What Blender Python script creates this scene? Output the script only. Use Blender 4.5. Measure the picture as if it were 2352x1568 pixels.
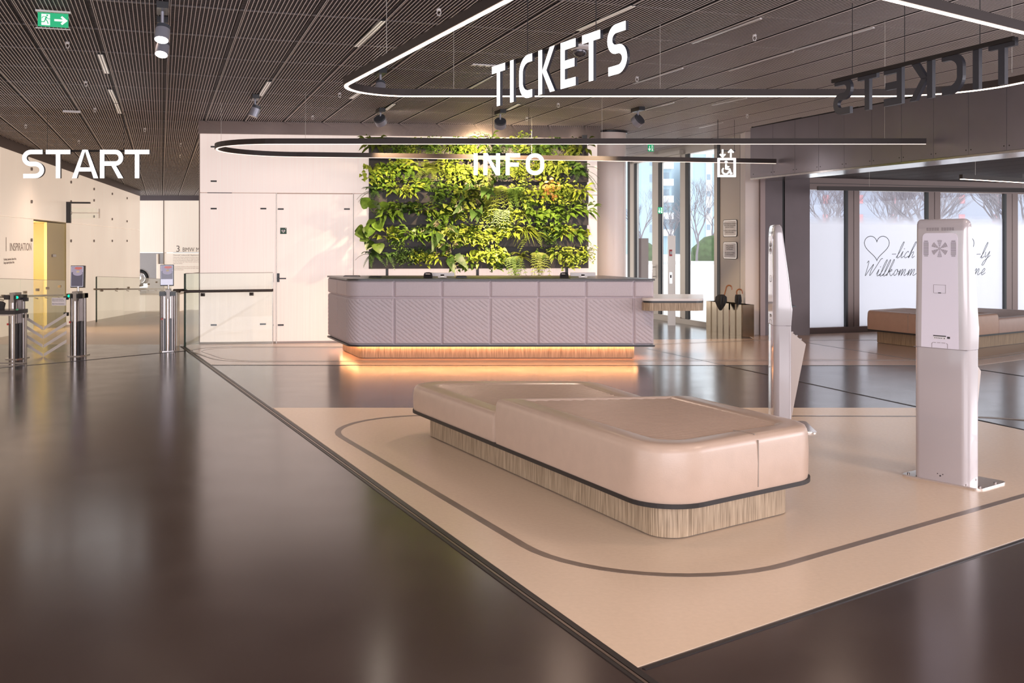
import bpy, bmesh, math, random
from mathutils import Vector, Matrix
random.seed(7)
scene = bpy.context.scene
for o in list(bpy.data.objects): bpy.data.objects.remove(o)
C = scene.collection
# ------------------------------------------------------------------ camera, world, light, exposure
FPX = 2371.0; CX = 1176.0; HY = 561.0; H = 1.58          # focal length (px of a 2352 frame), centre column, horizon row, eye height
cam_d = bpy.data.cameras.new('camera'); cam = bpy.data.objects.new('camera', cam_d); C.objects.link(cam)
cam.location = (0, 0, H); cam.rotation_euler = (math.pi/2, 0, 0)
cam_d.sensor_width = 36; cam_d.lens = 36*FPX/2352; cam_d.shift_y = -(784-HY)/2352
cam_d.clip_start = .05; cam_d.clip_end = 600
scene.camera = cam
vs = scene.view_settings
vs.view_transform = 'Standard'; vs.look = 'None'; vs.gamma = 1; vs.use_curve_mapping = False
vs.exposure = 0.15
w = bpy.data.worlds.new('world'); scene.world = w; w.use_nodes = True
bg = w.node_tree.nodes['Background']; bg.inputs[0].default_value = (.93, .96, 1.0, 1); bg.inputs[1].default_value = 2.4

def area_light(name, loc, target, sx, sy, power, color):
    d = bpy.data.lights.new(name, 'AREA'); d.shape = 'RECTANGLE'; d.size = sx; d.size_y = sy; d.energy = power; d.color = color
    o = bpy.data.objects.new(name, d); C.objects.link(o); o.location = loc
    o.rotation_euler = (Vector(target)-Vector(loc)).to_track_quat('-Z', 'Y').to_euler()
    return o
area_light('daylight_from_glazing_behind', (1.5, -4.5, 2.2), (0.5, 8, -1.2), 12, 3.0, 580, (.97, .89, .97))
area_light('daylight_from_glazing_right', (11.5, 6.0, 2.2), (0, 9, -.6), 7, 2.6, 520, (.95, .88, .95))
def fill_downlight(x, y, power, color=(1, .74, .58), r=.22):  # spots without fixtures, added to brighten floor, counter and column
    d = bpy.data.lights.new('fill_downlight', 'SPOT'); d.energy = power; d.color = color; d.spot_size = math.radians(140); d.spot_blend = .8; d.shadow_soft_size = r
    o = bpy.data.objects.new('fill_downlight', d); C.objects.link(o); o.location = (x, y, 3.5)
for x, y, p_ in ((-2.6, 3.2, 140), (1.2, 2.0, 290), (4.0, 5.0, 210), (-3.2, 9.2, 130), (-1.6, 5.6, 60), (.6, 11.4, 230), (3.4, 10.8, 150), (2.9, 15.2, 120), (-6.4, 12.4, 150), (6.8, 12.6, 60), (-8.5, 21, 260)): fill_downlight(x, y, p_)

# ------------------------------------------------------------------ pixel row / column to places in the hall
def FL(px, py, z=0.0):                    # point on the level z
    Y = (H-z)*FPX/(py-HY); return Vector(((px-CX)/FPX*Y, Y, z))
def AT(px, py, Y): return Vector(((px-CX)/FPX*Y, Y, H+(HY-py)*Y/FPX))
def ZZ(py, Y): return H+(HY-py)*Y/FPX

# ------------------------------------------------------------------ materials
def mat(name, col, rough=.5, metal=0., emit=None, es=0., spec=.5, coat=0., noise=0., nscale=(6, 6, 6), bump=0., bscale=200., rvar=0., col2=None, alpha=1.):
    m = bpy.data.materials.new(name); m.use_nodes = True; nt = m.node_tree; b = nt.nodes['Principled BSDF']
    b.inputs['Base Color'].default_value = (*col, 1); b.inputs['Roughness'].default_value = rough; b.inputs['Metallic'].default_value = metal
    b.inputs['Specular IOR Level'].default_value = spec; b.inputs['Coat Weight'].default_value = coat; b.inputs['Coat Roughness'].default_value = .08
    if emit: b.inputs['Emission Color'].default_value = (*emit, 1); b.inputs['Emission Strength'].default_value = es
    tc = nt.nodes.new('ShaderNodeTexCoord'); mp = nt.nodes.new('ShaderNodeMapping'); nt.links.new(tc.outputs['Object'], mp.inputs[0])
    mp.inputs['Scale'].default_value = nscale
    n = nt.nodes.new('ShaderNodeTexNoise'); n.inputs['Scale'].default_value = 1; n.inputs['Detail'].default_value = 5; nt.links.new(mp.outputs[0], n.inputs[0])
    if col2 or noise:
        c2 = col2 or tuple(max(0, c*(1-noise)) for c in col)
        r = nt.nodes.new('ShaderNodeValToRGB'); r.color_ramp.elements[0].position = .32; r.color_ramp.elements[1].position = .68
        r.color_ramp.elements[0].color = (*c2, 1); r.color_ramp.elements[1].color = (*col, 1)
        nt.links.new(n.outputs[0], r.inputs[0]); nt.links.new(r.outputs[0], b.inputs['Base Color'])
    if rvar:
        mr = nt.nodes.new('ShaderNodeMapRange'); mr.inputs['From Min'].default_value = .3; mr.inputs['From Max'].default_value = .7
        mr.inputs['To Min'].default_value = rough-rvar; mr.inputs['To Max'].default_value = rough+rvar
        nt.links.new(n.outputs[0], mr.inputs[0]); nt.links.new(mr.outputs[0], b.inputs['Roughness'])
    if bump:
        n2 = nt.nodes.new('ShaderNodeTexNoise'); n2.inputs['Scale'].default_value = bscale; n2.inputs['Detail'].default_value = 3
        nt.links.new(tc.outputs['Object'], n2.inputs[0])
        bp = nt.nodes.new('ShaderNodeBump'); bp.inputs['Strength'].default_value = bump; bp.inputs['Distance'].default_value = .01
        nt.links.new(n2.outputs[0], bp.inputs['Height']); nt.links.new(bp.outputs[0], b.inputs['Normal'])
    return m
def glass_mat(name, tint, gloss=.10, edge=None):
    m = bpy.data.materials.new(name); m.use_nodes = True; nt = m.node_tree; nt.nodes.clear()
    out = nt.nodes.new('ShaderNodeOutputMaterial'); mx = nt.nodes.new('ShaderNodeMixShader')
    t = nt.nodes.new('ShaderNodeBsdfTransparent'); t.inputs[0].default_value = (*tint, 1)
    g = nt.nodes.new('ShaderNodeBsdfGlossy'); g.inputs['Roughness'].default_value = .02
    lw = nt.nodes.new('ShaderNodeLayerWeight'); lw.inputs[0].default_value = .5
    pw = nt.nodes.new('ShaderNodeMath'); pw.operation = 'POWER'; pw.inputs[1].default_value = 5; nt.links.new(lw.outputs['Facing'], pw.inputs[0])
    fr = nt.nodes.new('ShaderNodeMath'); fr.operation = 'MULTIPLY_ADD'; fr.inputs[1].default_value = .6; fr.inputs[2].default_value = .025; nt.links.new(pw.outputs[0], fr.inputs[0])
    nt.links.new(fr.outputs[0], mx.inputs[0]); nt.links.new(t.outputs[0], mx.inputs[1]); nt.links.new(g.outputs[0], mx.inputs[2]); nt.links.new(mx.outputs[0], out.inputs[0])
    return m
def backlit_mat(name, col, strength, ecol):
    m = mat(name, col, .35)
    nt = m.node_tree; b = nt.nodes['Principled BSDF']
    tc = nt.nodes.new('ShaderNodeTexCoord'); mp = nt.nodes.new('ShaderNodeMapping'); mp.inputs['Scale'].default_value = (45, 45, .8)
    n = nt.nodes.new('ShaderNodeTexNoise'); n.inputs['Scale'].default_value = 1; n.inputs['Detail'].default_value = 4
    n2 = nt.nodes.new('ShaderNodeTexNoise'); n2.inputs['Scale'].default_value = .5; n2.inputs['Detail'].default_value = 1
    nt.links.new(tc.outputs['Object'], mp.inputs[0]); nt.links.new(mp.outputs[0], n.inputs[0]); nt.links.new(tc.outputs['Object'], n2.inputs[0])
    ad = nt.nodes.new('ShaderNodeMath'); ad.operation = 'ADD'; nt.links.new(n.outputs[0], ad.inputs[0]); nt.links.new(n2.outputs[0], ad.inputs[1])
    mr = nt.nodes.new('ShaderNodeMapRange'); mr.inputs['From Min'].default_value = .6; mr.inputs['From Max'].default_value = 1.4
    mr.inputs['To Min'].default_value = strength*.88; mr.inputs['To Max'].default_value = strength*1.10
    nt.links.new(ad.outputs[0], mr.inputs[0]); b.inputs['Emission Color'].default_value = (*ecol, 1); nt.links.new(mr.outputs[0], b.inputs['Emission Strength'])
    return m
def film_mat():
    m = bpy.data.materials.new('frosted_film'); m.use_nodes = True; nt = m.node_tree; nt.nodes.clear()
    out = nt.nodes.new('ShaderNodeOutputMaterial'); mx = nt.nodes.new('ShaderNodeMixShader'); m2 = nt.nodes.new('ShaderNodeMixShader'); m2.inputs[0].default_value = .2
    t = nt.nodes.new('ShaderNodeBsdfTransparent'); tl = nt.nodes.new('ShaderNodeBsdfTranslucent'); tl.inputs[0].default_value = (.74, .71, .77, 1)
    df = nt.nodes.new('ShaderNodeBsdfDiffuse'); df.inputs[0].default_value = (.8, .78, .8, 1)
    nt.links.new(tl.outputs[0], m2.inputs[1]); nt.links.new(df.outputs[0], m2.inputs[2])
    tc = nt.nodes.new('ShaderNodeTexCoord'); sp = nt.nodes.new('ShaderNodeSeparateXYZ'); nt.links.new(tc.outputs['Object'], sp.inputs[0])
    mr = nt.nodes.new('ShaderNodeMapRange'); mr.inputs['From Min'].default_value = 1.93; mr.inputs['From Max'].default_value = 2.13; mr.inputs['To Min'].default_value = 1; mr.inputs['To Max'].default_value = 0
    nt.links.new(sp.outputs['Z'], mr.inputs[0]); nt.links.new(mr.outputs[0], mx.inputs[0])
    nt.links.new(t.outputs[0], mx.inputs[1]); nt.links.new(m2.outputs[0], mx.inputs[2]); nt.links.new(mx.outputs[0], out.inputs[0])
    return m
def leaf_mat(name, col, col2):
    m = mat(name, col, .38, col2=col2, nscale=(9, 9, 9))
    nt = m.node_tree; b = nt.nodes['Principled BSDF']
    oi = nt.nodes.new('ShaderNodeObjectInfo'); hs = nt.nodes.new('ShaderNodeHueSaturation')
    mr = nt.nodes.new('ShaderNodeMapRange'); mr.inputs['To Min'].default_value = .6; mr.inputs['To Max'].default_value = 1.35
    src = b.inputs['Base Color'].links[0].from_socket
    nt.links.new(oi.outputs['Random'], mr.inputs[0]); nt.links.new(mr.outputs[0], hs.inputs['Value']); nt.links.new(src, hs.inputs['Color']); nt.links.new(hs.outputs[0], b.inputs['Base Color'])
    return m

M = {}
M['floor'] = mat('polished_dark_screed', (.047, .031, .027), .19, noise=.10, nscale=(2.5, 2.5, 2.5), rvar=.015, spec=.9)
M['ramp'] = mat('ramp_screed', (.46, .35, .27), .3, noise=.08, nscale=(3, 3, 3), rvar=.015)
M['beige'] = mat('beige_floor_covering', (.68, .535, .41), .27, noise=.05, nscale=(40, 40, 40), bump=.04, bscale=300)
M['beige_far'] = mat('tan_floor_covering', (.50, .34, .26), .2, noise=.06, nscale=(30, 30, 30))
M['inlay'] = mat('grey_floor_inlay', (.20, .15, .12), .3, noise=.35, nscale=(4, 4, 4))
M['joint'] = mat('dark_joint', (.015, .012, .012), .4)
M['joint_metal'] = mat('bronze_joint_strip', (.25, .19, .16), .3, .8)
M['slat'] = mat('ceiling_blade', (.85, .76, .74), .4, .1)
M['slat_dark'] = mat('ceiling_mesh_dark', (.15, .125, .125), .5, .2)
M['slat_side'] = mat('dark_ceiling_blade', (.16, .14, .145), .5, .2)
M['plenum'] = mat('ceiling_void', (.035, .028, .03), .6)
M['ceil_flat'] = mat('ceiling_rail', (.22, .19, .185), .45, .3)
M['fascia'] = mat('polished_fascia', (.42, .34, .31), .14, 1., noise=.1, nscale=(2, 2, 2))
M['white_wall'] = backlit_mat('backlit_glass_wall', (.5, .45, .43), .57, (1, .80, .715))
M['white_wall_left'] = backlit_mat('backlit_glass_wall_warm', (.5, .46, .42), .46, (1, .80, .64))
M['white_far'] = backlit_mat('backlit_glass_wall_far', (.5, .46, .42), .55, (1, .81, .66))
M['seam'] = mat('panel_seam', (.30, .24, .20), .5)
M['clip'] = mat('black_panel_clip', (.02, .018, .02), .4)
M['black'] = mat('black_plastic', (.018, .017, .02), .35)
M['blackgloss'] = mat('black_gloss', (.02, .018, .022), .12)
M['dark_metal'] = mat('dark_bronze_metal', (.022, .017, .016), .5, .2)
M['bar'] = mat('bronze_bar_metal', (.035, .022, .019), .5, .2)
M['steel'] = mat('brushed_steel', (.50, .47, .46), .22, 1., noise=.15, nscale=(40, 40, 2))
M['steel_dark'] = mat('dark_steel', (.20, .175, .165), .25, .9)
M['chrome'] = mat('chrome', (.75, .72, .70), .1, 1.)
M['alu'] = mat('anodised_aluminium', (.60, .55, .50), .4, .6)
M['alu_dark'] = mat('brown_aluminium', (.22, .16, .148), .4, .5)
M['seal'] = mat('black_window_seal', (.02, .02, .025), .4)
M['bulk'] = mat('bulkhead_steel_sheet', (.33, .30, .335), .33, .6, noise=.12, nscale=(1.5, 1.5, 1.5), bump=.03, bscale=90)
M['bulk_dark'] = mat('dark_sheet_metal', (.10, .075, .078), .4, .4, noise=.1, nscale=(3, 3, 3))
M['pilaster'] = mat('pale_plaster', (.78, .68, .63), .5)
M['column'] = mat('white_column_paint', (.92, .80, .74), .35)
M['panel_grey'] = mat('grey_beige_panel', (.56, .49, .44), .45)
M['glass'] = glass_mat('clear_glass', (.985, .99, .985))
M['glass_green'] = glass_mat('balustrade_glass', (.965, .985, .965))
M['glass_edge'] = mat('green_glass_edge', (.03, .06, .045), .1)
M['window_glass'] = glass_mat('window_glass', (.95, .97, .98))
M['film'] = film_mat()
M['rail'] = mat('dark_handrail', (.06, .045, .04), .3, .3)
M['rail_steel'] = mat('bronze_steel_handrail', (.30, .25, .2), .3, .8)
M['frost'] = mat('frosted_stripe', (.62, .57, .54), .5)
M['paper'] = mat('white_paper', (.72, .68, .70), .5)
M['ink'] = mat('black_ink', (.04, .035, .04), .5)
M['inkgrey'] = mat('grey_ink', (.24, .19, .17), .5)
M['inklight'] = mat('light_grey_ink', (.42, .34, .30), .5)
M['leather'] = mat('tan_leather', (.52, .38, .30), .30, noise=.06, nscale=(12, 12, 12), bump=.05, bscale=120)
M['leather_step'] = mat('rosy_tan_leather', (.56, .385, .315), .40, noise=.06, nscale=(12, 12, 12), bump=.05, bscale=120)
M['leather2'] = mat('brown_leather', (.42, .25, .175), .45, noise=.06, nscale=(12, 12, 12))
M['leather2b'] = mat('rosy_brown_leather', (.42, .275, .22), .45, noise=.06, nscale=(12, 12, 12))
M['wood'] = mat('pale_oak_veneer', (.56, .42, .29), .5, col2=(.20, .135, .08), nscale=(170, 170, 5))
M['wood_b'] = mat('oak_veneer', (.40, .27, .16), .5, col2=(.20, .125, .07), nscale=(120, 120, 4))
M['pad'] = mat('grey_upholstery', (.60, .52, .55), .55, noise=.06, nscale=(60, 60, 60), bump=.06, bscale=400)
M['countertop'] = mat('dark_counter_top', (.05, .042, .042), .3)
M['tabletop'] = mat('white_tabletop', (.75, .68, .63), .3)
M['led'] = mat('warm_led_strip', (1, .7, .5), .5, emit=(1, .44, .18), es=26)
M['line_led'] = mat('line_light_diffuser', (1, .8, .7), .5, emit=(1, .78, .62), es=7)
M['line_led_soft'] = mat('dim_line_light_diffuser', (1, .8, .7), .5, emit=(1, .74, .62), es=1.3)
M['lens'] = mat('lit_lens', (1, .9, .8), .5, emit=(1, .86, .72), es=40)
M['lens_off'] = mat('unlit_lens', (.75, .68, .62), .3)
M['sign_lit'] = mat('lit_white_acrylic', (1, 1, 1), .4, emit=(1, .97, .97), es=2.6)
M['sign_side'] = mat('dark_letter_return', (.035, .035, .045), .4)
M['spot_body'] = mat('grey_lamp_body', (.38, .38, .44), .35, .4)
M['spot_face'] = mat('dark_lamp_back', (.07, .075, .09), .4)
M['white_plastic'] = mat('white_plastic', (.75, .71, .70), .3)
M['kiosk'] = mat('glossy_white_enamel', (.46, .41, .42), .10, coat=.9)
M['kiosk_plate'] = mat('polished_base_plate', (.70, .62, .58), .10, .6)
M['kiosk_box'] = mat('cream_enamel', (.52, .44, .40), .3)
M['kiosk_sheen'] = mat('lilac_sheen_enamel', (.74, .69, .78), .08, coat=.9)  # lighter lilac: window reflection painted as a colour
M['reader'] = mat('satin_reader_metal', (.36, .33, .31), .45, .6)
M['grille'] = mat('vent_slot_dark', (.22, .18, .185), .5)
M['brass'] = mat('brushed_brass', (.50, .42, .32), .14, 1., noise=.1, nscale=(20, 20, 1))
M['umbrella'] = mat('black_umbrella_cloth', (.014, .012, .014), .7)
M['handle_wood'] = mat('umbrella_handle_wood', (.30, .11, .04), .25)
M['green_sign'] = mat('green_sign', (.0, .30, .12), .4, emit=(.0, .42, .17), es=.55)
M['sign_white'] = mat('sign_pictogram_white', (.85, .9, .85), .4, emit=(.9, 1, .9), es=.45)
M['arrow_green'] = mat('green_led', (0, .6, .25), .4, emit=(0, 1, .35), es=2.5)
M['red'] = mat('red_sticker', (.55, .05, .05), .4)
M['screen_sky'] = mat('screen_purple_grey', (.3, .28, .36), .3, emit=(.25, .22, .32), es=.5)
M['screen_dark'] = mat('screen_dark', (.05, .045, .06), .2, emit=(.06, .055, .085), es=.9)
M['screen_light'] = mat('screen_light', (.6, .6, .7), .3, emit=(.5, .5, .62), es=.6)
M['screen_red'] = mat('screen_red', (.5, .15, .12), .3, emit=(.4, .1, .1), es=.5)
M['yellow'] = mat('yellow_wall', (.84, .72, .46), .5)
M['olive'] = mat('olive_panel', (.60, .53, .27), .4)
M['trough'] = mat('dark_planter_trough', (.032, .025, .022), .5)
M['soil'] = mat('soil', (.05, .03, .02), .9)
M['rubber'] = mat('tyre_rubber', (.02, .02, .02), .6)
M['hedge'] = mat('hedge_leaves', (.085, .14, .05), .8, noise=.5, nscale=(3, 3, 3))
M['bark'] = mat('bare_bark', (.22, .19, .21), .9)
M['plaza'] = mat('pale_plaza_paving', (.85, .83, .82), .8)
M['blue_fac'] = mat('pale_blue_facade', (.40, .52, .60), .8)
M['white_fac'] = mat('white_facade', (.62, .62, .64), .8)
M['lilac_fac'] = mat('lilac_white_facade', (.33, .34, .41), .8)
M['fac_window'] = mat('facade_window', (.28, .35, .42), .3)
M['fac_red'] = mat('facade_red_blind', (.50, .24, .26), .6)
M['dash'] = mat('road_kerb', (.55, .54, .53), .9)
LM = [leaf_mat('leaf_lime', (.40, .46, .06), (.14, .21, .02)), leaf_mat('leaf_green', (.15, .24, .03), (.05, .10, .012)), leaf_mat('leaf_dark', (.08, .15, .03), (.03, .065, .015)),
      leaf_mat('leaf_vein', (.62, .50, .36), (.45, .40, .25)), leaf_mat('leaf_coral', (.60, .22, .07), (.34, .26, .05)), leaf_mat('leaf_olive', (.26, .31, .05), (.09, .13, .02))]

# ------------------------------------------------------------------ mesh builder
class MB:
    def __init__(s): s.v = []; s.f = []; s.m = []; s.s = []
    def add(s, vs, fs, mi=0, sm=False):
        b = len(s.v); s.v += [tuple(v) for v in vs]
        for f in fs: s.f.append([b+i for i in f]); s.m.append(mi); s.s.append(sm)
    def box(s, x0, x1, y0, y1, z0, z1, mi=0):
        s.add([(x0,y0,z0),(x1,y0,z0),(x1,y1,z0),(x0,y1,z0),(x0,y0,z1),(x1,y0,z1),(x1,y1,z1),(x0,y1,z1)],
              [(3,2,1,0),(4,5,6,7),(0,1,5,4),(1,2,6,5),(2,3,7,6),(3,0,4,7)], mi)
    def prism(s, pts, z0, z1, mi=0, sm=False):          # pts counter-clockwise (x,y)
        n = len(pts)
        s.add([(p[0],p[1],z0) for p in pts]+[(p[0],p[1],z1) for p in pts], [], mi)
        b = len(s.v)-2*n
        s.f.append([b+i for i in reversed(range(n))]); s.m.append(mi); s.s.append(False)
        s.f.append([b+n+i for i in range(n)]); s.m.append(mi); s.s.append(False)
        for i in range(n):
            j = (i+1) % n; s.f.append([b+i,b+j,b+n+j,b+n+i]); s.m.append(mi); s.s.append(sm)
    def loft(s, rings, mi=0, sm=True, cap0=True, cap1=True, closed=True):
        n = len(rings[0]); b = len(s.v)
        for r in rings: s.v += [tuple(p) for p in r]
        for k in range(len(rings)-1):
            for i in range(n if closed else n-1):
                j = (i+1) % n; s.f.append([b+k*n+i, b+k*n+j, b+(k+1)*n+j, b+(k+1)*n+i]); s.m.append(mi); s.s.append(sm)
        if cap0: s.f.append([b+i for i in reversed(range(n))]); s.m.append(mi); s.s.append(False)
        if cap1: s.f.append([b+(len(rings)-1)*n+i for i in range(n)]); s.m.append(mi); s.s.append(False)
    def cyl(s, p0, p1, r0, r1=None, n=20, mi=0, cap=True):
        p0 = Vector(p0); p1 = Vector(p1); r1 = r0 if r1 is None else r1
        d = (p1-p0).normalized(); a = d.orthogonal().normalized(); b = d.cross(a)
        f = lambda c, r: [c+(a*math.cos(t)+b*math.sin(t))*r for t in [2*math.pi*i/n for i in range(n)]]
        s.loft([f(p0, r0), f(p1, r1)], mi, True, cap, cap)
    def tube(s, pts, r, n=8, mi=0, cap=True, closed=False):
        pts = [Vector(p) for p in pts]; rings = []; ref = None
        N = len(pts)
        for i, p in enumerate(pts):
            if closed: d = pts[(i+1) % N]-pts[i-1]
            else: d = pts[min(i+1, N-1)]-pts[max(i-1, 0)]
            d.normalize()
            if ref is None: ref = d.orthogonal().normalized()
            a = (ref-d*ref.dot(d)).normalized(); ref = a; b = d.cross(a)
            rr = r[i] if isinstance(r, (list, tuple)) else r
            rings.append([p+(a*math.cos(t)+b*math.sin(t))*rr for t in [2*math.pi*k/n for k in range(n)]])
        if closed: rings.append(rings[0])
        s.loft(rings, mi, True, cap and not closed, cap and not closed)
    def sphere(s, c, r, sz=1, n=16, m=10, mi=0, z0=-1, z1=1):
        rings = []
        for k in range(m+1):
            t = z0+(z1-z0)*k/m; t = math.asin(max(-1, min(1, t)))
            rings.append([(c[0]+r*math.cos(t)*math.cos(a), c[1]+r*math.cos(t)*math.sin(a), c[2]+r*sz*math.sin(t)) for a in [2*math.pi*i/n for i in range(n)]])
        s.loft(rings, mi, True)
    def ribbon(s, pts, hw, y0, y1, mi_front=0, mi_side=1, closed=False):     # flat stroke in the xz plane, front at y0
        P = [Vector((p[0], p[1])) for p in pts]; N = len(P); L = []; R = []
        for i in range(N):
            if closed: a = P[i]-P[i-1]; b = P[(i+1) % N]-P[i]
            else: a = P[i]-P[max(i-1, 0)] if i > 0 else P[1]-P[0]; b = P[min(i+1, N-1)]-P[i] if i < N-1 else P[-1]-P[-2]
            a.normalize(); b.normalize(); t = (a+b)
            if t.length < 1e-6: t = b
            t.normalize(); nrm = Vector((-t.y, t.x)); k = 1/max(.45, nrm.dot(Vector((-b.y, b.x))))
            L.append(P[i]+nrm*hw*k); R.append(P[i]-nrm*hw*k)
        v = [(p.x, y0, p.y) for p in L]+[(p.x, y0, p.y) for p in R]+[(p.x, y1, p.y) for p in L]+[(p.x, y1, p.y) for p in R]
        b0 = len(s.v); s.v += v
        def F(f, mi, sm=False): s.f.append([b0+i for i in f]); s.m.append(mi); s.s.append(sm)
        for i in range(N if closed else N-1):
            j = (i+1) % N
            F((i, N+i, N+j, j), mi_front); F((2*N+i, 2*N+j, 3*N+j, 3*N+i), mi_side)
            F((i, j, 2*N+j, 2*N+i), mi_side); F((N+i, 3*N+i, 3*N+j, N+j), mi_side)
        if not closed:
            F((0, 2*N, 3*N, N), mi_side); F((N-1, 2*N-1, 4*N-1, 3*N-1), mi_side)
    def poly_xz(s, pts, y0, y1, mi_front=0, mi_side=1):
        n = len(pts); b0 = len(s.v); s.v += [(p[0], y0, p[1]) for p in pts]+[(p[0], y1, p[1]) for p in pts]
        s.f.append([b0+i for i in range(n)]); s.m.append(mi_front); s.s.append(False)
        s.f.append([b0+n+i for i in reversed(range(n))]); s.m.append(mi_side); s.s.append(False)
        for i in range(n):
            j = (i+1) % n; s.f.append([b0+i, b0+n+i, b0+n+j, b0+j]); s.m.append(mi_side); s.s.append(False)
    def mesh(s, name, mats):
        me = bpy.data.meshes.new(name); me.from_pydata(s.v, [], s.f)
        for m in (mats if isinstance(mats, (list, tuple)) else [mats]): me.materials.append(m)
        me.polygons.foreach_set('material_index', s.m); me.polygons.foreach_set('use_smooth', s.s); me.update(); return me
    def obj(s, name, mats, parent=None, loc=None, rz=0, fix=True, bevel=0):
        me = s.mesh(name, mats)
        if fix:
            bm = bmesh.new(); bm.from_mesh(me); bmesh.ops.recalc_face_normals(bm, faces=bm.faces); bm.to_mesh(me); bm.free()
        if any(s.s): me.set_sharp_from_angle(angle=math.radians(38))
        o = bpy.data.objects.new(name, me); C.objects.link(o)
        if parent: o.parent = parent
        if loc is not None: o.location = loc
        o.rotation_euler = (0, 0, rz)
        if bevel:
            b = o.modifiers.new('bevel', 'BEVEL'); b.width = bevel; b.segments = 2; b.limit_method = 'ANGLE'
        return o
def tag(o, label=None, cat=None, group=None, kind=None):
    if label: o['label'] = label
    if cat: o['category'] = cat
    if group: o['group'] = group
    if kind: o['kind'] = kind
    return o
def thing(name, label, cat, loc=(0,0,0), rz=0, group=None):
    o = bpy.data.objects.new(name, None); C.objects.link(o); o.empty_display_size = .1
    o.location = loc; o.rotation_euler = (0, 0, rz); return tag(o, label, cat, group)
def struct_empty(name, loc=(0,0,0), rz=0):
    o = bpy.data.objects.new(name, None); C.objects.link(o); o.location = loc; o.rotation_euler = (0,0,rz); o['kind'] = 'structure'; return o
def struct(o): o['kind'] = 'structure'; return o
def text(name, body, size, material, parent, loc, rot=(math.pi/2, 0, 0), align='LEFT', shear=0, depth=.0008, sx=1., space=1.):
    cu = bpy.data.curves.new(name, 'FONT'); cu.body = body; cu.size = size; cu.align_x = align; cu.shear = shear; cu.extrude = depth; cu.space_character = space
    t = bpy.data.objects.new(name, cu); C.objects.link(t)
    me = bpy.data.meshes.new_from_object(t); bpy.data.objects.remove(t); me.materials.clear(); me.materials.append(material)
    o = bpy.data.objects.new(name, me); C.objects.link(o); o.parent = parent; o.location = loc; o.rotation_euler = rot; o.scale = (sx, 1, 1)
    return o
def rpoly(vs, r, n=8):                   # rounded polygon, counter-clockwise
    out = []; N = len(vs); rs = r if isinstance(r, (list, tuple)) else [r]*N
    for i in range(N):
        p = Vector(vs[i][:2]); a = (Vector(vs[i-1][:2])-p); b = (Vector(vs[(i+1) % N][:2])-p)
        la = a.length; lb = b.length; a.normalize(); b.normalize(); ang = a.angle(b); rr = max(rs[i], 1e-4)
        t = min(rr/math.tan(ang/2), la*.49, lb*.49); rr = t*math.tan(ang/2)
        c = p+(a+b).normalized()*rr/math.sin(ang/2)
        s0 = p+a*t-c; s1 = p+b*t-c; a0 = math.atan2(s0.y, s0.x); a1 = math.atan2(s1.y, s1.x); d = (a1-a0+math.pi) % (2*math.pi)-math.pi
        for k in range(n+1): q = a0+d*k/n; out.append((c.x+rr*math.cos(q), c.y+rr*math.sin(q)))
    return out
def inset(vs, d):                        # counter-clockwise, positive d moves inwards; d may be one distance per edge
    N = len(vs); out = []
    if isinstance(d, (list, tuple)):
        for i in range(N):
            p = Vector(vs[i][:2]); a = (p-Vector(vs[i-1][:2])).normalized(); b = (Vector(vs[(i+1) % N][:2])-p).normalized()
            na = Vector((-a.y, a.x)); nb = Vector((-b.y, b.x)); det = na.x*nb.y-na.y*nb.x; da, db = d[i-1], d[i]
            out.append((p.x+(da*nb.y-db*na.y)/det, p.y+(na.x*db-nb.x*da)/det))
        return out
    for i in range(N):
        p = Vector(vs[i][:2]); a = (p-Vector(vs[i-1][:2])).normalized(); b = (Vector(vs[(i+1) % N][:2])-p).normalized()
        na = Vector((-a.y, a.x)); nb = Vector((-b.y, b.x)); k = 1+na.dot(nb); out.append(tuple(p+(na+nb)*d/k))
    return out
def arc(cx, cy, rx, ry, a0, a1, n=12): return [(cx+rx*math.cos(math.radians(a0+(a1-a0)*i/n)), cy+ry*math.sin(math.radians(a0+(a1-a0)*i/n))) for i in range(n+1)]

U = Vector((-.3215, .9469)); V = Vector((.9469, .3215)); GA = math.atan2(V.y, V.x)      # the hall's grid: U runs to the back left, V across
def uv(u, v): return U*u+V*v

# ------------------------------------------------------------------ floor, ramp, coverings
HC = 3.54
b = MB(); fp = [(-14,-6),(15,-6),(15,21.9),(5.35,18.36),(4.2,18.3),(2.45,23.9),(-5.05,23.9),(-5.05,16.3),(-14,16.3)]
b.prism(fp, -.2, 0); struct(b.obj('floor', M['floor']))
b = MB(); b.add([(-16,16.3,0),(-5.05,16.3,0),(-5.05,42.2,-1.08),(-16,42.2,-1.08),(-16,16.3,-.3),(-5.05,16.3,-.3),(-5.05,42.2,-1.4),(-16,42.2,-1.4)],
                [(0,1,2,3),(7,6,5,4),(0,4,5,1),(1,5,6,2),(2,6,7,3),(3,7,4,0)]); struct(b.obj('floor_ramp', M['ramp']))
R1 = [(.4665,3.854),(4.92,7.17),(3.90,9.97),(-2.31,9.97)]
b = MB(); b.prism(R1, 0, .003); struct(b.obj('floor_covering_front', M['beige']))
F1 = lambda Y: -5.07+.456*(16.0-Y)
R3 = [(F1(13.5),13.5),(6.05,13.45),(11.6,17.6),(11.2,20.3),(5.3,18.2),(4.1,18.2),(4.05,17.3),(1.4,17.0),(-4.95,16.3),(F1(16.2),16.2)]
b = MB(); b.prism(R3, 0, .003); struct(b.obj('floor_covering_back', M['beige_far']))
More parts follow.
